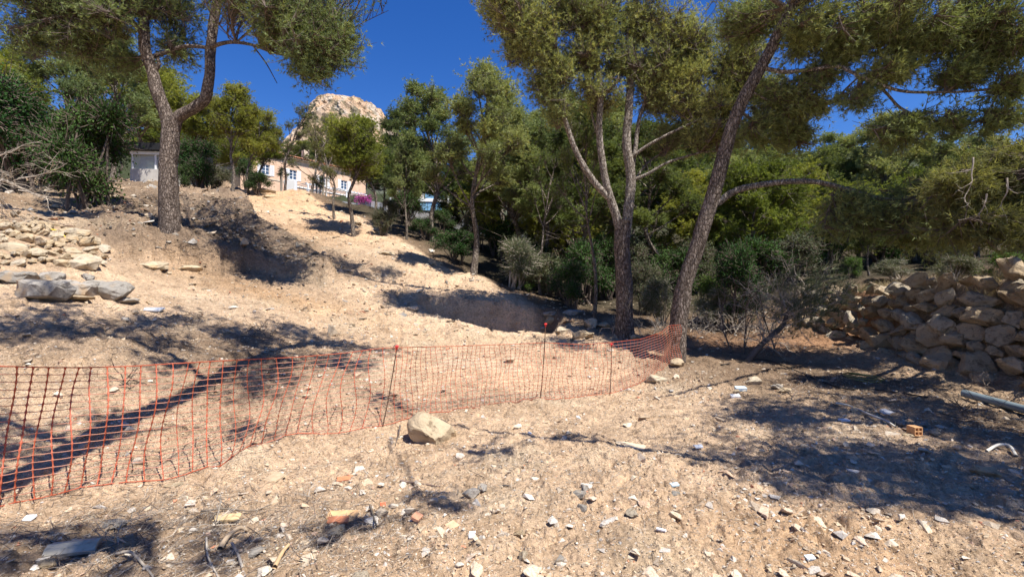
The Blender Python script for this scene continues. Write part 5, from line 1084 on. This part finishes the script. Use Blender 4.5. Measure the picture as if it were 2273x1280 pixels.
for r in range(NV):
    c = GR[:, r]; k = (len(xs_) - 1) * 2 + 1; t = np.linspace(0, len(xs_) - 1, k); ii = np.minimum(t.astype(int), len(xs_) - 2); fr = (t - ii)[:, None]; pts = c[ii] * (1 - fr) + c[ii + 1] * fr
    pts[1::2, 2] -= .002; wd = .0056 if 0 < r < NV - 1 else .009
    v, f = ribbon(pts - o0, np.full(k, wd), (0, -.2, .1) if False else unit(np.array([.67, -.74, .0])), .0012)
    link('horizontal_strand', fast_mesh('horizontal_strand', v, f, M['netpale'] if 0 < r < NV - 1 else M['net'], None, True), net)
M['rust'] = plain('rusty_steel', (.10, .055, .035), .7, .3, 30, .002); M['cap'] = plain('red_plastic', (.70, .04, .04), .4, .05, 5, 0)
def stake(tx, ty, bx, by, d, label):
    a = P(bx, by, d); b = P(tx, ty, d); a[2] = min(a[2], Hs(a[0], a[1])) - .08; root = thing('stake', label, 'stake', tuple(a), 0, 'steel stakes carrying the net')
    v, f = tubes(spline([np.zeros(3), (b - a) * .5 + (.01, 0, 0), b - a], 10)[None], np.full((1, 10), .007), 8); link('rod', fast_mesh('rod', v, f, M['rust'], None, True), root)
    bm = bmesh.new(); bmesh.ops.create_cone(bm, cap_ends=True, segments=14, radius1=.012, radius2=.012, depth=.045); r2 = bmesh.ops.create_uvsphere(bm, u_segments=14, v_segments=8, radius=.026)
    for v_ in r2['verts']: v_.co.z = v_.co.z * .55 + .02
    me = bpy.data.meshes.new('cap'); bm.to_mesh(me); bm.free(); me.materials.append(M['cap']); me.polygons.foreach_set('use_smooth', [True] * len(me.polygons)); link('cap', me, root, tuple(b - a))
stake(881, 772, 846, 950, 5.9, 'slanting rusty stake with a red cap, nearest of the net stakes')
stake(1211, 722, 1198, 892, 7.1, 'rusty stake rising well above the net with a red cap')
stake(1357, 766, 1353, 882, 7.85, 'short rusty stake with a red cap nearest the leaning pine')

# ================================================================ DEBRIS
def slab(px, py, L, Wd, T, rz, tilt, label, cat, name, c, curve=0.0, group=None, jag=.2, seed=0):
    p = G(px, py); rng = np.random.default_rng(seed + int(px)); n = 7; m = 4; vs = []
    for zt_ in (1, 0):
        for i in range(n):
            for j in range(m):
                u = i / (n - 1) - .5; w = j / (m - 1) - .5; x = u * L * (1 + (jag * rng.uniform(-.5, .5) if i in (0, n - 1) else 0)); y = w * Wd * (1 + (jag * .4 * rng.uniform(-.5, .5)))
                vs.append((x, y, curve * (1 - 4 * w * w) + T * zt_))
    F_ = []; nm = n * m
    for i in range(n - 1):
        for j in range(m - 1):
            a = i * m + j; F_.append((a, a + m, a + m + 1, a + 1)); F_.append((nm + a, nm + a + 1, nm + a + m + 1, nm + a + m))
    ring = [i * m for i in range(n)] + [(n - 1) * m + j for j in range(1, m)] + [i * m + m - 1 for i in range(n - 2, -1, -1)] + [j for j in range(m - 2, 0, -1)]
    for a, b in zip(ring, ring[1:] + ring[:1]): F_.append((a, b, nm + b, nm + a)[::-1])
    me = fast_mesh(name, np.array(vs), np.array(F_), plain(name + '_mat', c, .85, .18, 30, .002) if name + '_mat' + str(c) not in M else None)
    o = link(name, me, None, tuple(p + (0, 0, T * .4)), (tilt, 0, rz)); tag(o, label, cat, group); return o
TER = (.52, .20, .10); CRM = (.52, .40, .25)
slab(165, 1222, .26, .11, .022, .28, .25, 'long grey-buff broken roof tile at the lower left', 'tile', 'broken_tile', (.42, .38, .30), .02, jag=.1)
slab(610, 1062, .15, .14, .014, -.5, .2, 'flat square buff tile fragment between the net and the bottom edge', 'tile', 'tile_fragment', (.42, .32, .21), 0)
slab(764, 1064, .12, .055, .012, .5, .35, 'orange curved tile shard near the branch shadow', 'tile', 'tile_fragment', TER, .015, jag=.6)
slab(765, 1145, .20, .07, .014, .05, .3, 'long ochre tile shard lying over a terracotta one', 'tile', 'tile_fragment', (.58, .36, .18), .01, jag=.5)
slab(752, 1158, .13, .06, .012, .1, .1, 'terracotta shard under the long ochre one', 'tile', 'tile_fragment', TER, .02, jag=.4)
slab(505, 1152, .15, .06, .016, .12, .3, 'yellowish curved tile shard at the lower left', 'tile', 'tile_fragment', (.56, .41, .22), .015, jag=.5)
slab(850, 1122, .04, .04, .012, .3, .2, 'small bright red tile chip beside the branch shadow', 'tile', 'tile_fragment', (.62, .14, .07), 0)
slab(925, 1152, .08, .06, .02, 1.3, .3, 'salmon tile chunk in the lower middle', 'tile', 'tile_fragment', (.55, .28, .17), 0)
slab(1003, 1170, .08, .07, .014, .9, .2, 'pale orange tile flake below centre', 'tile', 'tile_fragment', (.58, .36, .22), 0)
slab(65, 1153, .06, .05, .012, .1, .35, 'white ceramic chip at the left edge below the net', 'chip', 'ceramic_chip', (.78, .80, .82), 0)
slab(1048, 1193, .04, .045, .02, .1, .5, 'bright white ceramic chip at the lower centre', 'chip', 'ceramic_chip', (.82, .82, .82), 0)
slab(1150, 947, .07, .05, .01, .5, .4, 'pale blue scrap on the sunlit dirt right of the boulder', 'scrap', 'plastic_scrap', (.62, .72, .76), .01)
slab(1284, 928, .07, .06, .01, 1.5, .5, 'blue-white scrap in front of the middle stake', 'scrap', 'plastic_scrap', (.62, .72, .78), .01)
slab(1176, 962, .035, .04, .01, .9, .3, 'tiny white scrap right of the boulder', 'scrap', 'plastic_scrap', (.78, .78, .76), 0)
slab(1497, 1078, .07, .04, .012, .3, .2, 'light blue tile scrap on the sunlit dirt right of centre', 'scrap', 'plastic_scrap', (.45, .58, .64), 0)
slab(1549, 993, .09, .05, .012, .3, .3, 'white scrap at the tip of the foliage shadow', 'scrap', 'plastic_scrap', (.78, .78, .76), .01)
slab(1644, 868, .17, .09, .05, -.1, .2, 'pale blue block scrap at the edge of the right shade', 'scrap', 'plastic_scrap', (.50, .63, .72), 0, jag=.1)
slab(1632, 882, .14, .08, .03, -.1, .2, 'white plaster lump below the pale blue block', 'scrap', 'plaster_lump', (.75, .74, .72), 0)
slab(1873, 935, .12, .06, .02, .1, .1, 'oval white shard in the shade under the white pipe', 'chip', 'ceramic_chip', (.72, .74, .78), 0, jag=.5)
slab(1967, 918, .14, .10, .03, .4, .3, 'white angular plaster piece above the pipe end', 'scrap', 'plaster_lump', (.72, .70, .66), 0, jag=.5)
slab(340, 690, .30, .14, .03, .1, .3, 'pale bluish slab on the mound left of the slope', 'slab', 'stone_slab', (.55, .57, .60), 0)
slab(1797, 1240, .05, .03, .01, .1, .3, 'blue-white scrap near the bottom right of centre', 'scrap', 'plastic_scrap', (.6, .7, .75), 0)
slab(1468, 1178, .06, .018, .01, -.5, .1, 'thin white shard in the lower sunlit rubble', 'chip', 'ceramic_chip', (.75, .75, .75), 0)
slab(1400, 990, .30, .15, .006, -.45, .05, 'flush pale slab showing through the dirt right of centre', 'slab', 'stone_slab', (.56, .45, .32), 0, jag=.5)
# hollow brick
hb = thing('hollow_brick', 'orange hollow brick in the rubble at the right', 'brick', tuple(G(2030, 968) + (0, 0, .02)), .1); hb.scale = (.85, .5, .85)
bm = bmesh.new(); M['brick'] = plain('brick_clay', (.55, .30, .14), .9, .15, 20, .002)
bx = [((-.055, -.1, 0), (-.045, .1, .11)), ((.045, -.1, 0), (.055, .1, .11)), ((-.045, -.1, 0), (.045, .1, .01)), ((-.045, -.1, .10), (.045, .1, .11)), ((-.045, -.1, .05), (.045, .1, .06)), ((-.005, -.1, .01), (.005, .1, .05)), ((-.005, -.1, .06), (.005, .1, .10))]
link('brick_body', boxes('brick_body', bx, M['brick']), hb)
def tube_thing(name, label, cat, pts, r, c, rough=.5, sides=10, taper=1.0):
    k = len(pts) * 8; q = spline(pts, k); v, f = tubes(q[None], np.linspace(r, r * taper, k)[None], sides)
    return tag(link(name, fast_mesh(name, v, f, plain(name + '_mat', c, rough, .12, 12, .001), None, True)), label, cat)
def gp_(px, py, up=.02): return G(px, py) + (0, 0, up)
tube_thing('pipe', 'thin curved white plastic pipe lying in the shade at the right', 'pipe', [gp_(1855, 903, .05), gp_(1885, 908, .05), gp_(1930, 925, .03), gp_(1965, 938, .03), gp_(1988, 952, .02)], .012, (.62, .58, .50))
tube_thing('pipe', 'thick blue-grey pipe lying below the wall at the right edge', 'pipe', [gp_(2138, 885, .08), gp_(2200, 900, .07), gp_(2290, 925, .07), gp_(2360, 945, .07)], .055, (.16, .20, .22), .4, 14)
tube_thing('pipe', 'short arched pale pipe piece near the right edge', 'pipe', [gp_(2190, 1005, .02), gp_(2215, 998, .05), gp_(2240, 1000, .05), gp_(2256, 1014, .01)], .014, (.60, .57, .50))
def coil(px, py, label):
    c = G(px, py); t = np.linspace(0, 2 * math.pi * 2.3, 170); R = .25 + .02 * np.sin(t * 1.7) + .012 * np.sin(t * 5); q = np.stack([c[0] + R * np.cos(t) + .02 * np.sin(t * .7), c[1] + R * 1.0 * np.sin(t), c[2] + .03 + .012 * t / 3 + .02 * np.sin(t * .9)], 1)
    v, f = tubes(q[None], np.full((1, 170), .009), 6); tag(link('hose', fast_mesh('hose', v, f, plain('yellow_hose', (.30, .26, .08), .5, .2, 10, 0), None, True)), label, 'hose')
coil(1915, 845, 'coiled yellow hose on the shaded ground in front of the boulder wall')
tube_thing('hose', 'black irrigation hose running through the shade at the right', 'hose', [gp_(1600, 812), gp_(1690, 800), gp_(1760, 822), gp_(1860, 862), gp_(1950, 868), gp_(2060, 885)], .010, (.02, .02, .02))
tube_thing('tape', 'yellow tape curl on top of the dry-stone bank', 'tape', [gp_(98, 515, .03), gp_(118, 516, .06), gp_(135, 521, .03), gp_(150, 533, .01)], .014, (.70, .55, .05))
tube_thing('stick', 'knotted brown stick in the middle foreground', 'stick', [gp_(888, 1068, .01), gp_(915, 1076, .02), gp_(950, 1078, .01), gp_(978, 1082, .01)], .011, (.20, .14, .11), .9, 7, .5)
tube_thing('stick', 'straight dark bar lying right of the knotted stick', 'stick', [gp_(1075, 1080, .01), gp_(1130, 1080, .01)], .007, (.07, .06, .055), .7, 6)
tube_thing('stick', 'dark stick standing out of the branch shadow', 'stick', [gp_(822, 1130, .03), gp_(828, 1150, .02), gp_(836, 1172, .01)], .009, (.16, .13, .10), .9, 6, .6)
tube_thing('stick', 'curved dark stick beside the wedge boulder', 'stick', [gp_(888, 955, .06), gp_(885, 970, .04), gp_(877, 990, .01)], .012, (.14, .11, .09), .9, 6, .5)
tube_thing('stick', 'long dark stick with a broken end at the lower left', 'stick', [gp_(445, 1140, .02), gp_(500, 1135, .02), gp_(560, 1136, .01), gp_(600, 1125, .02)], .008, (.16, .13, .10), .9, 6, .4)
tube_thing('stick', 'thick pale root piece at the bottom left', 'root', [gp_(488, 1225, .02), gp_(505, 1205, .04), gp_(530, 1188, .05), gp_(548, 1182, .02)], .018, (.38, .29, .20), .9, 7, .6)
tube_thing('stick', 'grey forked stick at the bottom left', 'stick', [gp_(515, 1215, .03), gp_(530, 1245, .02), gp_(545, 1290, .01)], .009, (.28, .25, .22), .9, 6, .8)
tube_thing('stick', 'long bleached stick at the bottom left corner area', 'stick', [gp_(458, 1200, .02), gp_(462, 1245, .03), gp_(485, 1290, .02)], .007, (.42, .37, .30), .9, 6, .7)
tube_thing('stick', 'pale bent root lying below the grey-buff tile', 'root', [gp_(258, 1237, .02), gp_(290, 1240, .04), gp_(320, 1262, .02), gp_(345, 1290, .01)], .010, (.34, .29, .23), .9, 6, .6)
tube_thing('stick', 'split ochre wood piece at the bottom left of centre', 'wood', [gp_(610, 1265, .02), gp_(628, 1235, .03), gp_(642, 1215, .02)], .014, (.48, .33, .18), .9, 5, .7)
g = Geo(); rd = np.random.default_rng(61)
for px, py, n_b, ln in ((265, 1170, 6, .22), (480, 1175, 5, .25), (270, 1215, 5, .2), (690, 1110, 4, .14)):
    for _ in range(n_b): dead_branch(g, gp_(px + rd.uniform(-15, 15), py, .03), (rd.uniform(-1, 1), rd.uniform(-1, 1), rd.uniform(0, .5)), ln, .004, rd, 2, 3, .25, .5)
tag(link('dead_twigs', g.mesh('dead_twigs', M['deadwood'])), 'small brittle grey twigs scattered over the lower left ground', 'twigs', kind='stuff')
g = Geo(); rd = np.random.default_rng(62)
for px, py, n_b, ln in ((560, 745, 12, .5), (430, 715, 8, .35), (620, 750, 6, .35), (300, 860, 6, .35), (460, 880, 6, .35), (1760, 880, 6, .4), (2150, 930, 14, .45), (2230, 880, 10, .5), (1990, 885, 6, .4), (850, 660, 6, .35), (870, 690, 3, .3), (420, 560, 14, .4), (400, 545, 10, .3), (500, 500, 10, .6), (560, 470, 8, .7)):
    for _ in range(n_b): dead_branch(g, gp_(px + rd.uniform(-35, 35), py + rd.uniform(-12, 12), .03), (rd.uniform(-1, 1), rd.uniform(-1, 1), rd.uniform(0, .45)), ln, .007, rd, 2, 3, .25, .5)
tag(link('root_tangle', g.mesh('root_tangle', M['darkwood'])), 'dry roots and brushwood lying on the shaded mounds', 'brushwood', kind='stuff')

# ================================================================ RUBBLE
def density(x, y):
    d = .45 + .9 * np.exp(-((y - 2.9) ** 2) / .5) + .7 * np.exp(-((x + .2) ** 2 / 4 + (y - 3.0) ** 2 / .8)) + .8 * np.exp(-((x - 5.0) ** 2 / 3 + (y - 5.0) ** 2 / 2)) + .8 * np.exp(-((x - 3.2) ** 2 / 1.5 + (y - 8.2) ** 2 / .8)) + .5 * np.exp(-((x + 1) ** 2 / 2 + (y - 4.6) ** 2 / .5))
    d = d + .5 * (x < -2) * (y > 6)
    return d * (.45 + 1.1 * sstep(.40, .62, vnoise(x * 1.6, y * 1.6, 15) * .6 + vnoise(x * 5, y * 5, 16) * .4))
HS = [hull_stone('stone', 500 + i, 9 if i < 12 else 12, random.Random(i).uniform(.45, .85)) for i in range(16)]
HB = [angular('stone', 540 + i, .65, 'stone', 1.15, 11) for i in range(10)]
rg = np.random.default_rng(71); cand = []
x = rg.uniform(-7, 8, 60000); y = rg.uniform(2.2, 17, 60000) ; keep = (np.abs(x) < y * 1.12) & (rg.random(60000) < density(x, y) * .5 * np.clip(5 / y, .15, 1))
x, y = x[keep], y[keep]; s = .016 * (rg.pareto(2.3, len(x)) + 1); s = np.minimum(s, rg.uniform(.06, .10, len(x))) * (1 + .05 * y); app = s / y
order = np.argsort(-app); top = order[:290]; z = H(x, y)
loose_ = []
for k in top:
    me = (HB if rg.random() < .3 else HS)[rg.integers(0, 10)]; q = s[k] * 1.25
    o = link('stone', me, None, (x[k], y[k], z[k] + q * .12), (rg.uniform(-.4, .4), rg.uniform(-.4, .4), rg.uniform(0, 6.28)), (q, q * rg.uniform(.7, 1), q * rg.uniform(.6, 1)))
    where = 'in the dirt before the net' if y[k] < 5.6 else 'on the ground around and behind the net'
    tag(o, 'loose pale limestone piece, hand-sized or smaller, ' + where, 'stone', 'loose stones before the net' if y[k] < 5.6 else 'loose stones behind the net'); loose_.append(o)
MK = [(165, 1222, 'the broken grey roof tile'), (610, 1062, 'the square buff tile fragment'), (764, 1064, 'the orange tile shard'), (765, 1150, 'the ochre tile shard'), (505, 1152, 'the yellowish tile shard'), (850, 1122, 'the red tile chip'), (925, 1152, 'the salmon tile chunk'), (1003, 1170, 'the pale orange tile flake'),
 (65, 1153, 'the white chip below the net'), (1048, 1193, 'the bright white chip'), (1150, 947, 'the pale blue scrap'), (1284, 928, 'the scrap before the middle stake'), (1497, 1078, 'the light blue tile scrap'), (1549, 993, 'the white scrap by the shadow'), (1644, 868, 'the blue block scrap'), (1873, 935, 'the oval white shard'), (1967, 918, 'the angular plaster piece'), (1797, 1240, 'the scrap at the lower right'),
 (1468, 1178, 'the thin white shard'), (1400, 990, 'the flush pale slab'), (2030, 968, 'the hollow brick'), (2208, 1060, 'the lumpy rock by the right edge'), (950, 980, 'the wedge boulder'), (1060, 1098, 'the pair of grey rocks'), (1290, 1110, 'the small shaded rock pile'), (745, 1190, 'the white lumpy rock'), (1408, 1150, 'the cream knobbly rock'), (1155, 1192, 'the squarish ochre rock'), (1240, 1250, 'the blue-grey rock'),
 (378, 1082, 'the flat pink-tan stone'), (555, 1240, 'the greenish white rock'), (1680, 855, 'the rounded pale boulder'), (1462, 852, 'the flat-topped boulder'), (870, 860, 'the nearest stake'), (1204, 820, 'the tall middle stake'), (500, 900, 'the left part of the net'), (150, 950, 'the left end of the net'), (340, 690, 'the pale bluish slab'), (1310, 740, 'the rocks beside the pit'), (640, 1240, 'the ochre wood piece'), (2215, 900, 'the thick blue-grey pipe'), (1700, 1000, 'the dark right-hand shade edge'), (2000, 1220, 'the lower right corner rubble'), (1640, 1220, 'the sunlit strip at the lower right'), (1950, 1100, 'the middle of the right-hand shade'), (1640, 1100, 'the tan dust streak at lower right'), (1330, 1210, 'the rubble ridge at the bottom')]
relabel(loose_, 'loose limestone piece', MK)
# everything smaller: one gravel mesh
def scatter_stones(name, label, X, Y, S, cols_seed, protos=12, sink=.1, soil=False, dim=1.0):
    rng = np.random.default_rng(cols_seed); Z = H(X, Y); vs, fs, cs, n0 = [], [], [], 0
    pal = np.array([(.52, .42, .30), (.48, .38, .26), (.56, .50, .42), (.42, .40, .37), (.50, .34, .24), (.60, .54, .46), (.38, .30, .22), (.50, .22, .13)]); pw = np.array([.24, .24, .15, .10, .10, .09, .06, .02]); pw = pw / pw.sum()
    if soil: pal = np.array([(.52, .38, .26), (.50, .36, .23), (.55, .42, .29), (.46, .33, .22)]); pw = np.array([.3, .3, .25, .15])
    idx = rng.integers(0, protos, len(X))
    for k in range(protos):
        me = HS[k]; v0 = np.empty(len(me.vertices) * 3); me.vertices.foreach_get('co', v0); v0 = v0.reshape(-1, 3); f0 = np.array([p.vertices[:] for p in me.polygons])
        m = np.nonzero(idx == k)[0]; n = len(m)
        if not n: continue
        a = rng.uniform(0, 6.28, n); b = rng.uniform(-.5, .5, n); ca, sa, cb, sb = np.cos(a), np.sin(a), np.cos(b), np.sin(b)
        sc = S[m][:, None] * rng.uniform(.65, 1.1, (n, 3)); v = v0[None] * sc[:, None, :]
        v = np.stack([v[..., 0], v[..., 1] * cb[:, None] - v[..., 2] * sb[:, None], v[..., 1] * sb[:, None] + v[..., 2] * cb[:, None]], -1)
        v = np.stack([v[..., 0] * ca[:, None] - v[..., 1] * sa[:, None], v[..., 0] * sa[:, None] + v[..., 1] * ca[:, None], v[..., 2]], -1)
        v += np.stack([X[m], Y[m], Z[m] + S[m] * sink], -1)[:, None]
        fs.append((f0[None] + (np.arange(n) * len(v0))[:, None, None]).reshape(-1, 3) + n0); vs.append(v.reshape(-1, 3)); n0 += n * len(v0)
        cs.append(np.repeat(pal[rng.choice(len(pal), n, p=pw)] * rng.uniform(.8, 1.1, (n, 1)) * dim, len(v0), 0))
    tag(link(name, fast_mesh(name, np.concatenate(vs), np.concatenate(fs), M['gravel'], np.concatenate(cs))), label, 'gravel', kind='stuff')
rest = order[290:]
rx = rg.uniform(-5.5, 7, 70000); ry = rg.uniform(2.2, 9, 70000); kp = (np.abs(rx) < ry * 1.12) & (rg.random(70000) < density(rx, ry) * .8 * np.clip(3.4 / ry, 0, 1) ** 1.2); rx, ry = rx[kp], ry[kp]
scatter_stones('gravel', 'pale gravel and rubble strewn over the whole foreground', np.concatenate([x[rest], rx]), np.concatenate([y[rest], ry]), np.concatenate([s[rest], (.009 + .008 * rg.pareto(2.4, len(rx))).clip(0, .045) * (1 + .06 * ry)]), 72)
sx = rg.uniform(-22, 6, 42000); sy = rg.uniform(9, 36, 42000); kp = (rg.random(42000) < (.10 + .6 * (sx < edge_left(sy)) * sstep(12, 14, sy) + .45 * sstep(.3, .7, vnoise(sx * .6, sy * .6, 31))) * .5) & (sx < edge_right(sy) + 1.5); sx, sy = sx[kp], sy[kp]
scatter_stones('slope_rubble', 'broken stones scattered over the cleared slope and terrace', sx, sy, (.04 + .04 * rg.pareto(2.4, len(sx))).clip(0, .45), 73)
cr_ = [hull_stone('crumb', 600 + i, 6, .8) for i in range(8)]
HS_keep = HS; HS = cr_
rx = rg.uniform(-6, 7.5, 190000); ry = 2.2 + 6.5 * rg.random(190000) ** 1.6; kp = (np.abs(rx) < ry * 1.12) & (rg.random(190000) < .55 * (.25 + .9 * sstep(.35, .65, vnoise(rx * 1.9, ry * 1.9, 45)))); rx, ry = rx[kp], ry[kp]
scatter_stones('soil_crumbs', 'crumbled dry soil covering the foreground', rx, ry, (.005 + .004 * rg.pareto(2.2, len(rx))).clip(0, .022) * (1 + .10 * ry), 74, 8, .2, True)
HS = HS_keep
ex = rg.uniform(-14, -1, 9000); ey = rg.uniform(9.5, 24, 9000); pf = platform(ex, ey); kp = ((pf > .02) & (rg.random(9000) < .42) | (pf == 0) & (rg.random(9000) < .05)) & (ex < edge_right(ey)) & (ex / ey > -1.05); ex, ey = ex[kp], ey[kp]
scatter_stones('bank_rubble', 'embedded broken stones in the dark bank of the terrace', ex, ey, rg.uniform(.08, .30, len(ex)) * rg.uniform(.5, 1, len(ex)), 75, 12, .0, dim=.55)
# litter of dry needles, sticks and grass
def litter(n, seed, regions, L, w, mat, name, label, lift=.004, tilt=.25):
    rng = np.random.default_rng(seed); P_ = []
    for cx, cy, rx_, ry_, k in regions: P_.append(np.stack([cx + rng.normal(0, rx_, k), cy + rng.normal(0, ry_, k)], 1))
    q = np.concatenate(P_); q = q[q[:, 1] > 1.9]; X, Y = q[:, 0], q[:, 1]; Z = H(X, Y) + lift; m = len(X)
    a = rng.uniform(0, 6.28, m); e = rng.normal(0, tilt, m); l = L * rng.uniform(.3, 1.3, m)
    dr = np.stack([np.cos(a) * np.cos(e), np.sin(a) * np.cos(e), np.abs(np.sin(e))], 1) * l[:, None]; p0 = np.stack([X, Y, Z], 1)
    mid = p0 + dr * .5 + rng.normal(size=(m, 3)) * (l * .10)[:, None]; mid[:, 2] = np.maximum(mid[:, 2], Z)
    p1 = p0 + dr; v, f = tubes(bez(p0, mid, p1, 4), (w * rng.uniform(.5, 1.3, (m, 1))) * np.linspace(1, .5, 4)[None], 3)
    tag(link(name, fast_mesh(name, v, f, M[mat])), label, 'litter', kind='stuff')
litter(0, 81, [(-2.2, 3.0, .8, .5, 1500), (-1.2, 2.9, .5, .3, 700), (-2.8, 4.0, 1.2, .6, 1100), (-3.6, 5.6, 1.6, 1.0, 1500), (5, 7, 1.6, 1.2, 900), (3.8, 4.6, 1, .6, 600), (.3, 4.0, .8, .4, 450), (1.4, 3.2, .6, .4, 250), (-.4, 7.2, .9, .6, 400)], .10, .0016, 'deadwood', 'dry_litter', 'dry twigs and straw lying on the foreground soil')
litter(0, 82, [(-2.2, 3.0, .9, .5, 800), (-5, 6.6, 1.5, .9, 900), (-8.5, 13.5, 2.5, 1.2, 900), (5.5, 8, 1.5, 1.2, 900), (3, 12.5, 3, 1.2, 900), (-3.2, 4.8, 1.2, .8, 600)], .14, .0028, 'darkwood', 'dark_litter', 'dark broken sticks and roots mixed in the shaded soil')
# dry grass tufts at wall top
rd = np.random.default_rng(91); gg = Geo(); q = []
for _ in range(500):
    yy_ = rd.uniform(5, 13.5); xx_ = wall_x(yy_) + rd.uniform(.7, 2.0); q.append((xx_, yy_, Hs(xx_, yy_)))
needles(gg, np.array(q), np.tile([[0, 0, 1.]], (500, 1)), .32, .008, 9, rd, rd.uniform(0, 1, 500), .6)
tag(link('dry_grass', gg.mesh('dry_grass', leaf_mat('straw', [(0, (.20, .17, .10)), (1, (.40, .33, .20))], .25))), 'dry grass along the top of the boulder wall', 'grass', kind='stuff')
print('objects', len(bpy.data.objects), 'tris', sum(len(m.loops) - 2 * len(m.polygons) for m in bpy.data.meshes))
